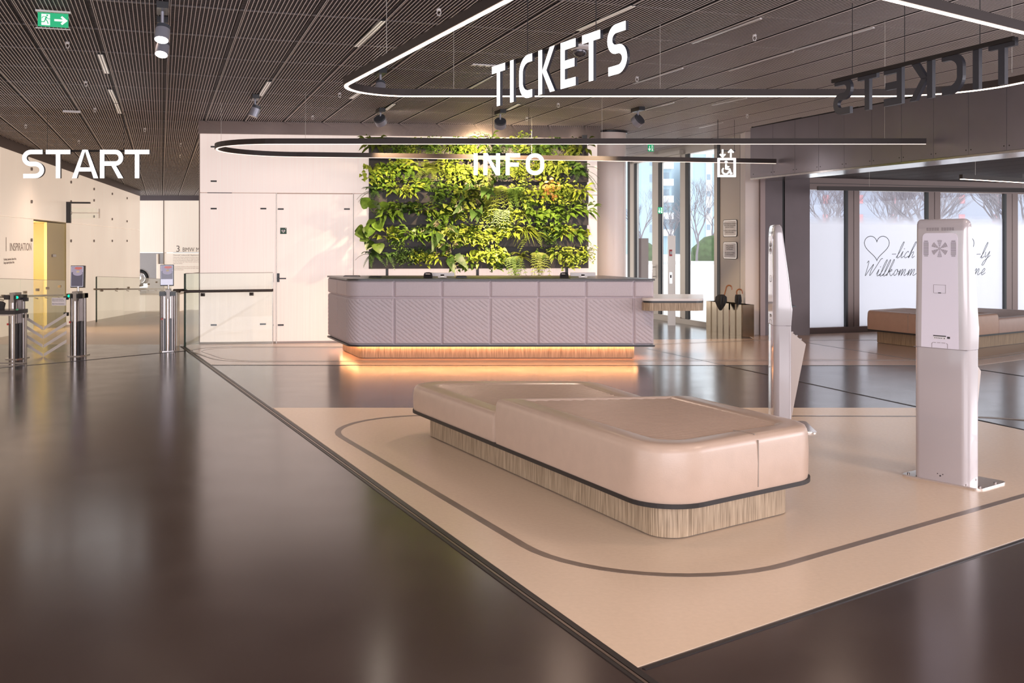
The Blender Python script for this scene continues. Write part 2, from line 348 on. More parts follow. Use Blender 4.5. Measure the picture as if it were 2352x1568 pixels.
def strip(name, pts, wd, m, z0=.0, z1=.004, closed=False):
    b = MB(); P = [Vector(p) for p in pts]; N = len(P); L = []; R = []
    for i in range(N):
        d = (P[(i+1) % N]-P[i-1]) if closed else (P[min(i+1, N-1)]-P[max(i-1, 0)])
        d.normalize(); n = Vector((-d.y, d.x)); L.append(P[i]+n*wd/2); R.append(P[i]-n*wd/2)
    rings = [[(L[i].x,L[i].y,z0),(R[i].x,R[i].y,z0),(R[i].x,R[i].y,z1),(L[i].x,L[i].y,z1)] for i in range(N)]
    if closed: rings.append(rings[0])
    b.loft(rings, 0, False, not closed, not closed); return struct(b.obj(name, m))
# F1 drainage joint: dark channel between two thin metal strips
dn = Vector((.91, .4147))
def f1line(off, y0=16.0, y1=1.0): return [Vector((F1(y0), y0))+dn*off, Vector((F1(y1), y1))+dn*off]
strip('trim_1', f1line(-.018), .030, M['joint'], 0, .0035); strip('trim_2', f1line(-.046), .012, M['joint_metal'], 0, .005)
strip('trim_3', f1line(-.064), .018, M['joint'], 0, .0035)
strip('trim_4', [(.49,3.84),(5.0,7.2)], .018, M['joint'], 0, .0036)
strip('trim_5', [FL(1487,801).xy, FL(1840,877).xy, FL(2352,987).xy, (FL(2352,987).xy+Vector((1.36,-4)))], .022, M['joint'], 0, .0036)
strip('trim_6', [FL(1846,786).xy, FL(2098,826).xy, FL(2352,864).xy], .022, M['joint'], 0, .0042)
strip('trim_7', [FL(-60,850).xy, FL(199,827).xy, FL(362,811).xy, FL(430,805.5).xy], .018, M['joint'], 0, .0036)
strip('trim_8', [(F1(13.5),13.5),(6.05,13.45)], .016, M['joint'], 0, .0036)
loopA = rpoly([(-1.92,9.55),(.514,4.465),(5.22,7.98),(4.7,9.45)], [.75,.86,.7,.9], 14)
strip('floor_inlay_front', loopA, .05, M['inlay'], 0, .0045, True)
loopB = rpoly([(-5.15,15.9),(-3.9,13.85),(6.3,14.05),(9.5,16.6),(9.2,17.2),(4.0,17.0),(1.3,15.95)], [.5,.9,.8,.6,.6,.6,.8], 12)
strip('floor_inlay_back', loopB, .035, M['inlay'], 0, .0045, True)
strip('floor_inlay_back_inner', inset(loopB[::1], .11) if False else rpoly(inset([(-5.15,15.9),(-3.9,13.85),(6.3,14.05),(9.5,16.6),(9.2,17.2),(4.0,17.0),(1.3,15.95)], .12), [.45,.8,.7,.5,.5,.5,.7], 12), .012, M['inlay'], 0, .0045, True)

# ------------------------------------------------------------------ ceiling
def slat_ceiling(name, u0, nmod, v0, v1, z, pitch=1/30, bw=.0055, joint0=.04, cross0=.55, panel=.6, blade='slat'):
    """one bay of the grid ceiling is built and laid end to end: both bays share their mesh data"""
    root = struct_empty(name, (0, 0, z), GA); hl = nmod*1.2     # local x = V, local y = U
    parts = []
    b = MB(); b.box(v0, v1, 0, hl, .075, .12); parts.append(b.obj('ceiling_void', M['plenum'], root))
    b = MB(); jb = MB(); k = math.floor((v0-joint0)/panel)
    while joint0+k*panel < v1:
        base = joint0+k*panel
        for i in range(1, 18):
            v = base+i*panel/18
            if v0 < v < v1: b.box(v-bw/2, v+bw/2, 0, hl, 0, .004, 0); b.box(v-.001, v+.001, 0, hl, .004, .028, 1)
        if v0 < base < v1:
            jb.box(base-.020, base-.017, 0, hl, 0, .05, 1); jb.box(base+.017, base+.022, 0, hl, -.002, .004, 0); jb.box(base+.018, base+.020, 0, hl, .004, .05, 1)
        k += 1
    parts.append(b.obj('ceiling_blades', [M[blade], M['slat_dark']], root, fix=False)); parts.append(jb.obj('ceiling_rails', [M[blade], M['plenum']], root, fix=False))
    b = MB()
    for i in range(int(hl/pitch)): b.box(v0, v1, i*pitch-.006, i*pitch+.006, .014, .034)
    parts.append(b.obj('ceiling_cross_blades', M['slat_dark'], root, fix=False))
    b = MB()
    for k in range(nmod): u = (k+.5)*1.2; b.box(v0, v1, u-.008, u-.002, .003, .03); b.box(v0, v1, u+.002, u+.008, .003, .03)
    parts.append(b.obj('ceiling_cross_rails', M['ceil_flat'], root, fix=False))
    for p in parts:
        p.location = (0, u0, 0); q = p.copy(); C.objects.link(q); q.parent = root; q.location = (0, u0+hl, 0)
    return root
slat_ceiling('ceiling', .55-.6-1.2*3, 21, -9, 10.4, HC)
slat_ceiling('ceiling_side_room', 15.75-16.8, 7, 9.85, 19, 2.76, blade='slat_side')
def slot(px0, py0, px1, py1, name='recessed_slot_light', lab='', m='lens_off', wd=.03):
    a = FLc(px0, py0); c = FLc(px1, py1); mid = (a+c)/2; L = (c-a).length; d = (c-a).normalized()
    t = thing(name, lab, 'ceiling light', (mid.x, mid.y, HC-.004), math.atan2(d.y, d.x), 'recessed slot lights in the ceiling')
    bb = MB(); bb.box(-L/2, L/2, -.035, .03, 0, .02); bb.obj('slot_housing', M['black'], t)
    bb = MB(); bb.box(-L/2+.01, L/2-.02, -.024, -.010, -.004, .006); bb.box(-L/2+.01, L/2-.02, .004, .018, -.004, .006); bb.obj('diffuser', M[m], t)
def FLc(px, py, z=HC): Y = (z-H)*FPX/(HY-py); return Vector(((px-CX)/FPX*Y, Y, z))
M['lens_off2'] = mat('dim_slot_lens', (.8, .74, .68), .3, emit=(1, .85, .75), es=.25)
for a, lab in [((229,124,245,168), 'recessed slot light left of the twin spotlight, nearest the exit sign'), ((252,205,266,236), 'recessed slot light right of the START letters\' cables, upper half'), ((266,237,275,260), 'short recessed slot light at the far end behind another slot'),
               ((880,47,817,107), 'long recessed slot light left of the big light loop'), ((618,187,597,220), 'recessed slot light behind the downturned grey spotlight'),
               ((825,212,805,226), 'short recessed slot light below the corner of the big light loop'), ((905,238,885,252), 'recessed slot light above the left plant wall lamp'),
               ((1455,12,1325,70), 'long recessed slot light behind the TICKETS letters'), ((1192,238,1165,252), 'recessed slot light above the middle plant wall lamp')]:
    slot(*a, lab=lab, m='lens_off2')
for i, a in enumerate([(2007,63,1823,116), (1822,118,1675,162), (1748,42,1590,99), (1568,156,1455,192), (1548,235,1472,254), (1715,225,1636,241), (1660,281,1605,293), (1130,175,1075,205)]):
    p = FLc(a[0], a[1]); q = FLc(a[2], a[3]); d = (q-p).normalized(); L = (q-p).length; mid = (p+q)/2
    t = struct_empty('trim_%d' % (20+i), (mid.x, mid.y, HC-.008), math.atan2(d.y, d.x))
    bb = MB(); bb.box(-L/2, L/2, -.011, .011, 0, .012); bb.obj('metal_rail', M['white_plastic'], t)  # white colour stands in for the shine along the metal joint edges

# ------------------------------------------------------------------ backlit white wall with door
WA = math.atan2(.123, .9925); wdir = Vector((math.cos(WA), math.sin(WA))); W0 = Vector((-4.95, 16.36))
def solve(p0, d, px): k = (px-CX)/FPX; return (k*p0.y-p0.x)/(d.x-k*d.y)
def onwall(p0, d, px, py): s = solve(p0, d, px); q = p0+d*s; return s, ZZ(py, q.y)
wb = struct_empty('wall_back', (W0.x, W0.y, 0), WA)
WS = lambda px: solve(W0, wdir, px)
S1 = 6.42; ZT = 3.34; ZJ = 2.40
sd0 = WS(634); sd1 = WS(812)
def wpanel(x0, x1, z0, z1, name='wall_panel'):
    b = MB(); g = .006; b.box(x0+g, x1-g, 0, .05, z0+g, z1-g); return b.obj(name, M['white_wall'], wb)
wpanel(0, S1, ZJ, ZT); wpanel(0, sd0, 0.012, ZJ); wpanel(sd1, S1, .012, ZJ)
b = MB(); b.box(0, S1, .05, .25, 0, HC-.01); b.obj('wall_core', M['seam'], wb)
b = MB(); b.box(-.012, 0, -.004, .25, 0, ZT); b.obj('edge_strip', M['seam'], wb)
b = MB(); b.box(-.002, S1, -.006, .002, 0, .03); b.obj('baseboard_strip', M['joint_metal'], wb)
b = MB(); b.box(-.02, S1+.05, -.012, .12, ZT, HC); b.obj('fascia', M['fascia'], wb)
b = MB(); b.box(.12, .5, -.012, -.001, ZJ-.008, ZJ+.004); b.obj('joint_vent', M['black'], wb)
def clip(px, py, k=1):
    s, z = onwall(W0, wdir, px, py); b = MB(); b.box(s-.046*k, s+.046*k, -.014, 0, z-.012, z+.012); b.box(s-.008, s+.008, -.018, -.014, z-.008, z+.008); b.obj('panel_clip', M['clip'], wb)
for p in [(491,337),(491,416),(491,479),(605,479),(491,746),(604,744)]: clip(*p)
dr = struct_empty('door_1', (W0.x, W0.y, 0), WA)
b = MB(); b.box(sd0+.016, sd1-.014, -.005, .05, .02, ZJ-.012); b.obj('door_leaf', M['white_wall'], dr)
b = MB(); b.box(sd0, sd0+.014, -.01, .05, 0, ZJ); b.box(sd1-.012, sd1, -.01, .05, 0, ZJ); b.obj('door_frame', M['alu'], dr)
s, z = onwall(W0, wdir, 639, 636); b = MB(); b.box(s-.018, s+.022, -.02, -.004, z-.08, z+.06); b.cyl((s, -.02, z-.02), (s, -.07, z-.02), .012); b.box(s-.008, s+.13, -.075, -.06, z-.032, z-.012); b.obj('door_handle', M['black'], dr)
for p in [(645,480),(797,480),(645,746)]:
    s, z = onwall(W0, wdir, *p); b = MB(); b.box(s-.046, s+.046, -.018, -.005, z-.012, z+.012); b.obj('panel_clip', M['clip'], dr)
# defibrillator sign on the door
s, z = onwall(W0, wdir, 651, 530); q = W0+wdir*s
t = thing('defibrillator_sign', 'small dark green sign with a white heart on the white wall door', 'sign', (q.x, q.y, z), WA)
b = MB(); b.box(-.05, .05, -.009, -.006, -.05, .05); b.obj('sign_plate', mat('dark_green_sign', (.01, .06, .03), .4), t)
hb = MB(); hp = []
for i in range(30):
    a = 2*math.pi*i/30; hp.append((.0019*16*math.sin(a)**3, .0019*(13*math.cos(a)-5*math.cos(2*a)-2*math.cos(3*a)-math.cos(4*a))))
hb.poly_xz([(x, zz-.004) for x, zz in reversed(hp)], -.011, -.009, 0, 0); hb.poly_xz([(.03,.032),(.042,.032),(.042,.044),(.03,.044)], -.011, -.009, 0, 0); hb.obj('heart', M['paper'], t)
hb = MB(); hb.poly_xz([(-.004,.012),(-.012,-.008),(-.002,-.008),(-.006,-.022),(.01,-.002),(.001,-.002),(.006,.012)], -.0125, -.011, 0, 0); hb.obj('bolt', M['ink'], t)

# ------------------------------------------------------------------ left wall along the ramp
L0 = Vector((-9.23, 18.6)); ldir = Vector((-4.27, 18.7)).normalized(); LA = math.atan2(ldir.y, ldir.x)
wl = struct_empty('wall_left', (L0.x, L0.y, 0), LA)              # local x along the wall away, local -y faces the hall
LS = lambda px: solve(L0, ldir, px)
o0, o1, oz = LS(77), LS(160), 2.08; sL = LS(319)
def lbox(x0, x1, z0, z1, name, m, y0=0, y1=.08): b = MB(); b.box(x0, x1, y0, y1, z0, z1); return b.obj(name, M[m], wl)
xs = [-14, -9, -4.5, LS(1), o0]
g = .006
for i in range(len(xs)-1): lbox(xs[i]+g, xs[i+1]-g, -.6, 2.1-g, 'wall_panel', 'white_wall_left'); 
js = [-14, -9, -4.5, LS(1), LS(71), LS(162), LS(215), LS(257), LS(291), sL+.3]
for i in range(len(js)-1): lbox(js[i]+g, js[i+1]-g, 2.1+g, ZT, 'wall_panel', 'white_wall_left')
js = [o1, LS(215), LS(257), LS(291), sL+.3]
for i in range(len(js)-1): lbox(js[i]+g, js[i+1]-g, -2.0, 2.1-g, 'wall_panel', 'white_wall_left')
lbox(-14, o0-.02, -1, HC, 'wall_core', 'seam', .08, .2); lbox(o1+.02, sL+.3, -2.2, HC, 'wall_core', 'seam', .08, .2); lbox(o0-.02, o1+.02, oz, HC, 'wall_core', 'seam', .08, .2)
lbox(-14, sL+.3, ZT, HC, 'fascia', 'bulk_dark', -.01, .15)
b = MB()
for px, ys in [(71,(388,463,551)), (162,(418,463,489,553)), (215,(434,460,497,553)), (257,(445,503,553)), (291,(455,508,553))]:
    for py in ys:
        s, z = onwall(L0, ldir, px, py); b.cyl((s, 0, z), (s, -.03, z), .035, n=10)
b.obj('point_fixings', M['steel_dark'], wl)
# lit recess
lbox(o0-.05, o0, -1.2, oz, 'recess_jamb', 'yellow', .08, 2.2); lbox(o0, o1, -1.2, oz+.2, 'recess_back', 'yellow', 2.2, 2.3)
lbox(o1, o1+.05, -1.2, oz, 'recess_jamb', 'olive', .08, 2.2); lbox(o0, o1, oz, oz+.05, 'recess_ceiling', 'yellow', .08, 2.2)
sd = LS(119); lbox(sd, o1, -1.0, oz-.01, 'recess_door', 'olive', .10, .16); s, z = onwall(L0, ldir, 133, 587); b = MB(); b.box(s-.18, s+.18, .07, .1, z-.03, z+.03); b.obj('door_plate', M['steel_dark'], wl)
pl = bpy.data.lights.new('recess_light', 'POINT'); pl.energy = 130; pl.color = (1, .82, .55); pl.shadow_soft_size = .2; po = bpy.data.objects.new('recess_light', pl); C.objects.link(po); po.parent = wl; po.location = ((o0+sd)/2+.1, 1.1, 1.5)
# wall lettering, stretched along the receding wall as it is printed there
s, z = onwall(L0, ldir, 11, 577); text('numeral', '1', .38, M['inkgrey'], wl, (s, -.003, z), sx=.9)
s, z = onwall(L0, ldir, 22, 576); text('lettering', 'INSPIRATION', .215, M['inkgrey'], wl, (s, -.003, z), sx=1.38)
s, z = onwall(L0, ldir, 8, 598); text('caption', 'Gestaltung. Inspiration. Ideen im Fluss.', .062, M['inkgrey'], wl, (s, -.003, z), sx=.98)
s, z = onwall(L0, ldir, 8, 606); text('caption', 'Design. Inspired by Ideas in Flow.', .062, M['inkgrey'], wl, (s, -.003, z), sx=.95)
# black bracket with glass sign above the recess
s, z = onwall(L0, ldir, 152, 512); q = L0+ldir*s
t = thing('bracket_sign', 'thin black bracket holding a clear glass sign above the yellow recess', 'sign', (q.x, q.y, z), LA)
b = MB(); b.box(-.12, -.02, -.12, -.02, 0, .5); b.box(-.12, -.02, -.55, -.12, .46, .5); b.obj('bracket', M['black'], t)
b = MB(); b.box(-.1, -.06, -.7, -.1, .1, .36); b.obj('glass_plate', M['glass_green'], t)
b = MB(); b.box(-.11, -.05, -.75, -.1, .23, .25); b.box(-.11, -.05, -.76, -.74, .12, .34); b.obj('glass_holder', M['alu'], t)

# ------------------------------------------------------------------ far wall of the ramp
YF = 41.5
wf = struct_empty('wall_far', (0, YF, 0))
X = lambda px, Y=YF: (px-CX)/FPX*Y
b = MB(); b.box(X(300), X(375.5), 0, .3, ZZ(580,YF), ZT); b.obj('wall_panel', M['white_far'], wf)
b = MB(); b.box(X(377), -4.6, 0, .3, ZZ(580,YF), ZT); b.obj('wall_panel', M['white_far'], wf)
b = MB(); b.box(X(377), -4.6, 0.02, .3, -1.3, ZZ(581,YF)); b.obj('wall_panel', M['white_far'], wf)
b = MB(); b.box(X(300), X(376), .05, .3, -1.3, ZZ(580.5,YF)); b.obj('mirror_panel', M['steel_dark'], wf)
b = MB(); b.box(X(361), X(363), -.1, .05, ZZ(640,YF), ZZ(583,YF)); b.box(X(366), X(377), -.2, .0, ZZ(640,YF), ZZ(606,YF)); b.obj('display_pillar', M['white_far'], wf)
b = MB(); b.box(X(300), -4.6, -.05, .3, ZT, HC+.1); b.obj('fascia', M['bulk_dark'], wf)
b = MB(); b.box(X(375.3), X(377.2), -.03, .3, -1.3, ZT); b.obj('joint', M['seam'], wf)
text('numeral', '3', .36, M['inkgrey'], wf, (X(404), -.02, ZZ(578,YF)))
text('lettering', 'BMW M', .235, M['inkgrey'], wf, (X(419), -.02, ZZ(577.5,YF)), sx=.87)
b = MB(); b.box(X(398), X(470), -.02, -.005, ZZ(579.8,YF), ZZ(579,YF)); b.obj('underline', M['inkgrey'], wf)
text('caption', 'Motorrad. Leidenschaft, Begeisterung und Fahrfreude.', .07, M['inkgrey'], wf, (X(398), -.02, ZZ(587,YF)))
rows = ['Motorcycles. Passion, dynamics and joy in motion since', 'Von der ersten Maschine bis zur Gegenwart zeigt dieser', 'Raum die Entwicklung der Motorräder und ihre Fahrer', 'auf allen Strecken der Welt. Technik und Form bilden', 'dabei eine Einheit.', '', 'From the first machine to the present this room shows', 'the development of motorcycles and their riders on all', 'routes of the world.']
for i, r in enumerate(rows): 
    if r: text('caption', r, .052, M['inklight'], wf, (X(398), -.02, ZZ(591.5+i*3.6,YF)))
b = MB(); b.box(-4.95, -4.75, 0, 25.5, -1.5, HC); o = b.obj('wall_ramp_side', M['white_wall_left'], loc=(0, 16.7, 0)); struct(o)
t = thing('display_plinth', 'pale low display plinth at the far end of the ramp', 'plinth', (-13.95, 38.6, -.9))
b = MB(); b.box(-.2, 1.6, -.5, 1.5, 0, .62); b.box(-.5, 1.6, -.7, 1.6, .62, .68, 1); b.obj('plinth_body', [M['white_far'], M['alu']], t)
t = thing('motorcycle', 'motorcycle wheel with white ringed tyre standing at the far end of the ramp', 'motorcycle', (-13.94, 38.7, -.28))
def torus(b, c, R, r, ax='y', n=40, mi=0, a0=0, a1=360, m=8):
    pts = []
    for i in range(n+1):
        a = math.radians(a0+(a1-a0)*i/n)
        pts.append((c[0]+R*math.cos(a), c[1], c[2]+R*math.sin(a)))
    if a1-a0 >= 360: b.tube(pts[:-1], r, m, mi, closed=True)
    else: b.tube(pts, r, m, mi)
zc = .60
b = MB(); torus(b, (0,0,zc), .27, .055); b.obj('tyre', M['rubber'], t)
b = MB(); torus(b, (0,0,zc), .34, .02, a0=-20, a1=140); b.obj('mudguard', M['white_plastic'], t)
b = MB(); torus(b, (0,-.01,zc), .2, .02)
for i in range(10): a = math.pi*i/5; b.cyl((.04*math.cos(a),0,zc+.04*math.sin(a)), (.2*math.cos(a),0,zc+.2*math.sin(a)), .006, n=6)
b.cyl((0,-.05,zc), (0,.05,zc), .06); b.obj('wheel_rim', M['chrome'], t)
b = MB(); b.cyl((0,0,.28), (0,0,zc), .03); b.box(-.12, .3, -.06, .06, .24, .29); b.box(.15,.32,-.08,.08,.29,.4); b.obj('wheel_stand', M['chrome'], t)
b = MB(); b.tube([(-.1,0,zc),(-.45,0,zc+.55),(-.5,0,zc+.65)], .03); b.sphere((-.6,0,zc+.35), .22, .7); b.box(-1.1,-.4,-.1,.1,zc-.1,zc+.3); b.obj('frame_and_tank', M['dark_metal'], t)

# ------------------------------------------------------------------ green wall
gq = W0+wdir*WS(847); gn = Vector((math.sin(WA), -math.cos(WA)))
GY = gq.y-.20; gx0 = (847-CX)/FPX*(GY); G0 = Vector((gx0, GY)); GW = solve(G0, wdir, 1350)
gw = thing('planter_rack', 'dark planter wall frame with stacked troughs behind the info counter', 'planter wall', (G0.x, G0.y, 0), WA)
zb, zt = ZZ(617, GY), 3.30
b = MB(); b.box(0, GW, .05, .12, zb, zt); b.obj('back_panel', M['trough'], gw)
NR = 6; rh = (zt-zb)/NR
for r in range(NR):
    z = zb+r*rh
    b = MB(); b.box(0, GW, -.06, .05, z, z+.19); b.box(.01, GW-.01, -.05, .05, z+.19, z+.195, 1); b.obj('trough', [M['trough'], M['soil']], gw)
for px in (889, 1097, 1302):
    s = solve(G0, wdir, px); b = MB(); b.box(s-.022, s+.022, .0, .05, 0, zb+.02); b.obj('post', M['black'], gw)
b = MB(); b.box(GW-.09, GW-.01, .0, .06, zt, zt+.07); b.obj('bracket', M['black'], gw)

def add_leaf(b, base, dirv, nrm, L, Wd, prof, droop=.3, mi=0, seg=5, fold=.25, stem=0.):
    base = Vector(base); d = Vector(dirv).normalized(); n = Vector(nrm); n = (n-d*n.dot(d)); n = n.normalized() if n.length > 1e-4 else d.orthogonal().normalized()
    s = d.cross(n); p = base+d*stem; L1 = []
    if stem: b.add([base, base+s*.003, p+s*.003, p], [(0,1,2,3)], mi)
    vs = []; 
    for i in range(seg+1):
        t = i/seg; wv = prof(t)*Wd/2; c = p+d*(L*t)-n*(droop*L*t*t*.0)+Vector((0, 0, -droop*L*t*t))
        vs += [c-s*wv+n*fold*wv, c, c+s*wv+n*fold*wv]
    fs = []
    for i in range(seg): k = i*3; fs += [(k,k+1,k+4,k+3), (k+1,k+2,k+5,k+4)]
    b.add(vs, fs, mi, True)
def prof_(vals):
    def f(t):
        x = t*(len(vals)-1); i = min(int(x), len(vals)-2); return vals[i]+(vals[i+1]-vals[i])*(x-i)
    return f
heart = prof_([.35, .95, 1.0, .85, .6, .3, .02]); spear = prof_([.12, .6, .95, 1.0, .8, .45, .02]); blade = prof_([.7, 1, 1, .9, .7, .4, .05])
round_ = prof_([.5, .95, 1.05, 1.0, .8, .5, .1])
rnd = random.Random(11)
def plant_mesh(kind, seed):
    r = random.Random(seed); b = MB(); U3 = lambda a, c: r.uniform(a, c)
    def outdir(spread=1., upb=.2):
        a = U3(-1.25, 1.25)*spread; e = U3(-.5, .9)+upb
        return Vector((math.sin(a), -math.cos(a)*.9, e)).normalized()
    if kind == 'pothos':
        for k in range(11):
            x = U3(-.16, .16); p = Vector((x, -.03, .02)); dx = U3(-.03, .03)
            for j in range(r.randint(5, 9)):
                p = p+Vector((dx+U3(-.02, .02), U3(-.03, .0) if j < 3 else U3(-.008, .008), U3(-.055, -.02)+(.05 if j < 2 else 0)))
                add_leaf(b, p, Vector((U3(-.9, .9), -.6, U3(-.6, .2))), (0, -.7, .6), U3(.05, .08), U3(.04, .062), heart, .35, stem=.025)
    elif kind == 'lily':
        for k in range(26):
            d = outdir(1, .25); add_leaf(b, (U3(-.06, .06), 0, 0), d, (0, -.6, .8), U3(.11, .17), U3(.034, .05), spear, .55, stem=U3(.06, .13))
    elif kind == 'fern':
        for k in range(16):
            d = outdir(1, .3); L = U3(.2, .33); s = d.cross(Vector((0, 0, 1))).normalized()
            for i in range(13):
                t = (i+1)/13; p = d*(L*t)+Vector((0, 0, -.55*L*t*t)); wl_ = .05*(1-t)**.6+.006
                for sg in (-1, 1): add_leaf(b, p, s*sg+d*.35, (0, -.6, .8), wl_, .014, blade, .2, seg=2)
            b.tube([d*(L*t)+Vector((0, 0, -.55*L*t*t)) for t in (0, .25, .5, .75, 1)], .0018, 3)
    elif kind == 'spider':
        for k in range(46):
            d = outdir(1, .55); add_leaf(b, (U3(-.03, .03), 0, 0), d, (0, -.4, .9), U3(.2, .32), .013, blade, .75)
    elif kind == 'bushy':
        for k in range(190):
            p = Vector((max(-.15, min(.15, r.gauss(0, .08))), -.02-min(.13, abs(r.gauss(0, .06))), max(-.17, min(.13, r.gauss(-.03, .08)))))
            b.add([Vector((0, 0, 0)), Vector((.003, 0, .002)), p+Vector((.002, 0, .001)), p], [(0,1,2,3)], 1)
            add_leaf(b, p, outdir(1.1, 0), (0, -.7, .6), U3(.03, .05), U3(.02, .032), heart, .3, seg=2)
        for k in range(12): b.tube([(0, 0, 0), (r.gauss(0, .1), -.07, r.gauss(0, .1))], .002, 3)
    elif kind == 'broad':
        for k in range(20):
            d = outdir(1.05, .2); add_leaf(b, (U3(-.06, .06), 0, 0), d, (0, -.75, .5), U3(.08, .125), U3(.06, .09), heart, .35, stem=U3(.06, .14))
    elif kind == 'alocasia':
        for k in range(7):
            d = outdir(.9, .1); st = U3(.08, .16); L = U3(.2, .28)
            nv = Vector((0, -.8, .45)); add_leaf(b, (U3(-.05, .05), -.02, 0), d, nv, L, L*.5, heart, .6, 1, stem=st, fold=.12)
            dd = d.normalized(); nn = (nv-dd*nv.dot(dd)).normalized(); s = dd.cross(nn)
            for i in range(1, 6):
                t = i/6.5; c = dd*(st+L*t)+Vector((0, 0, -.6*L*t*t))+nn*.006
                for sg in (-1, 1): 
                    e = c+s*sg*L*.23*(1-t*.55)+dd*L*.09+nn*.012; b.add([c-dd*.004, c+dd*.004, e+dd*.002, e-dd*.002], [(0,1,2,3)], 0)
            e = dd*(st+L)+Vector((0, 0, -.6*L))+nn*.004; pts = [dd*(st+L*t)+Vector((0, 0, -.6*L*t*t))+nn*.006 for t in (0, .3, .6, .9)]
            b.tube(pts, .004, 3)
    elif kind == 'coleus':
        for k in range(60):
            p = Vector((r.gauss(0, .06), -.03-abs(r.gauss(0, .04)), r.gauss(0, .07)))
            b.add([Vector((0, 0, 0)), Vector((.003, 0, .002)), p+Vector((.002, 0, .001)), p], [(0,1,2,3)], 1)
            add_leaf(b, p, outdir(1, .1), (0, -.8, .4), U3(.045, .075), U3(.035, .05), spear, .3, seg=4)
    elif kind == 'monstera':
        for k in range(8):
            d = Vector((U3(-1, .6), -.5, U3(-.7, .9))).normalized(); add_leaf(b, (0, 0, 0), d, (0, -.85, .3), U3(.13, .17), U3(.13, .17), round_, .2, stem=U3(.1, .22))
    elif kind == 'trailing':
        for k in range(16):
            x = U3(-.12, .12); dx = U3(-.12, .12); dy = U3(-.14, -.05); Ln = U3(.16, .36)
            vine = lambda t: Vector((x+dx*t, -.02+dy*math.sin(t*2.2), .05*math.sin(t*3)-Ln*t*t*1.1)); b.tube([vine(0)*.3]+[vine(q/5) for q in range(6)], .003, 4)
            for j in range(14):
                t = j/14; p = Vector((x+dx*t, -.02+dy*math.sin(t*2.2), .05*math.sin(t*3)-Ln*t*t*1.1))
                for sg in (-1, 1): add_leaf(b, p, Vector((sg, -.3, -.3)), (0, -.8, .4), U3(.028, .042), .012, blade, .2, seg=2)
    return b
KIND = {'pothos': ('trailing_pothos', 'heart-leaved trailing plant', [0, 5, 1]), 'lily': ('peace_lily', 'plant with pointed arching leaves', [1, 0, 5]), 'fern': ('potted_fern', 'feathery fern', [5, 1, 2]), 'spider': ('spider_plant', 'spiky plant with thin arching blades', [5, 0]),
        'bushy': ('bushy_plant', 'bushy small-leaved plant', [1, 5, 2, 0]), 'broad': ('broadleaf_plant', 'broad-leaved glossy plant', [1, 0, 2]), 'alocasia': ('alocasia', 'dark arrow-leaved plant with pale veins', [3]), 'coleus': ('coleus', 'small plant tinged coral red', [4]),
        'monstera': ('monstera', 'round-leaved plant reaching beyond the frame', [1]), 'trailing': ('trailing_sedum', 'fine-leaved plant hanging down', [0, 5, 1])}
cache = {}
def pmesh(kind, var, mi):
    key = (kind, var, mi)
    if key not in cache:
        bb = plant_mesh(kind, hash(kind) % 97 + var*31 if False else sum(map(ord, kind))+var*31)
        cache[key] = bb.mesh(KIND[kind][0], [LM[mi], LM[2]] if kind == 'alocasia' else [LM[mi], LM[1]])
    return cache[key]
# planting plan, six rows from the top, read off the photograph
PLAN = [['lily','fern','bushy','bushy','fern','bushy','spider','bushy','pothos','lily','bushy','fern','bushy','fern','bushy','broad','bushy','lily'],
        ['pothos','pothos','broad','fern','fern','fern','bushy','pothos','pothos','trailing','bushy','fern','bushy','bushy','pothos','fern','broad','fern'],
        ['fern','broad','lily','lily','broad','bushy','pothos','pothos','alocasia','alocasia','trailing','trailing','bushy','pothos','coleus','bushy','pothos','lily'],
        ['monstera','lily','lily','broad','lily','pothos','fern','pothos','alocasia','bushy','trailing','pothos','spider','broad','pothos','bushy','lily','lily'],
        ['monstera','broad','bushy','lily','broad','alocasia','pothos','pothos','bushy','pothos','broad','lily','spider','fern','bushy','lily','lily','broad'],
        ['fern','fern','bushy','bushy','pothos','lily','alocasia','pothos','broad','pothos','bushy','trailing','fern','trailing','lily','lily','bushy','bushy']]
ords = ['first','second','third','fourth','fifth','sixth','seventh','eighth','ninth','tenth','eleventh','twelfth','thirteenth','fourteenth','fifteenth','sixteenth','seventeenth','eighteenth']
rows_n = ['top row', 'second row', 'third row', 'fourth row', 'fifth row', 'bottom row']
for r in range(6):
    row = PLAN[r]; n = len(row); z0 = zb+(5-r)*rh+.20
    for i, kd in enumerate(row):
        s = (i+.5)/n*GW+rnd.uniform(-.05, .05); q = G0+wdir*s+gn*rnd.uniform(.02, .07)
        mi = rnd.choice(KIND[kd][2]); mids = (1-abs(2*(i+.5)/n-1))
        o = bpy.data.objects.new(KIND[kd][0], pmesh(kd, rnd.randint(0, 2), mi)); C.objects.link(o)
        o.location = (q.x, q.y, z0+rnd.uniform(-.05, .06)); sc = rnd.uniform(.95, 1.3)*(1.1 if r < 5 else .95)
        o.scale = (sc*rnd.choice((-1, 1)), sc, sc); o.rotation_euler = (rnd.uniform(-.15, .15), rnd.uniform(-.2, .2), WA+rnd.uniform(-.25, .25))
        tag(o, '%s, planter wall %s, %s from left' % (KIND[kd][1], rows_n[r], ords[i]), 'plant', 'plants growing in the planter wall')

# ------------------------------------------------------------------ round column behind the counter
b = MB(); cq = Vector((1.69, 17.96)); b.cyl((cq.x, cq.y, 0), (cq.x, cq.y, HC-.03), .292, n=64); o = b.obj('column', M['column'])
tag(o, 'round white column between the planter wall and the entrance glazing', 'column')
b = MB(); b.cyl((0, 0, 3.505), (0, 0, 3.53), .315, n=48); o = b.obj('collar', M['black'], o, loc=(cq.x, cq.y, 0))

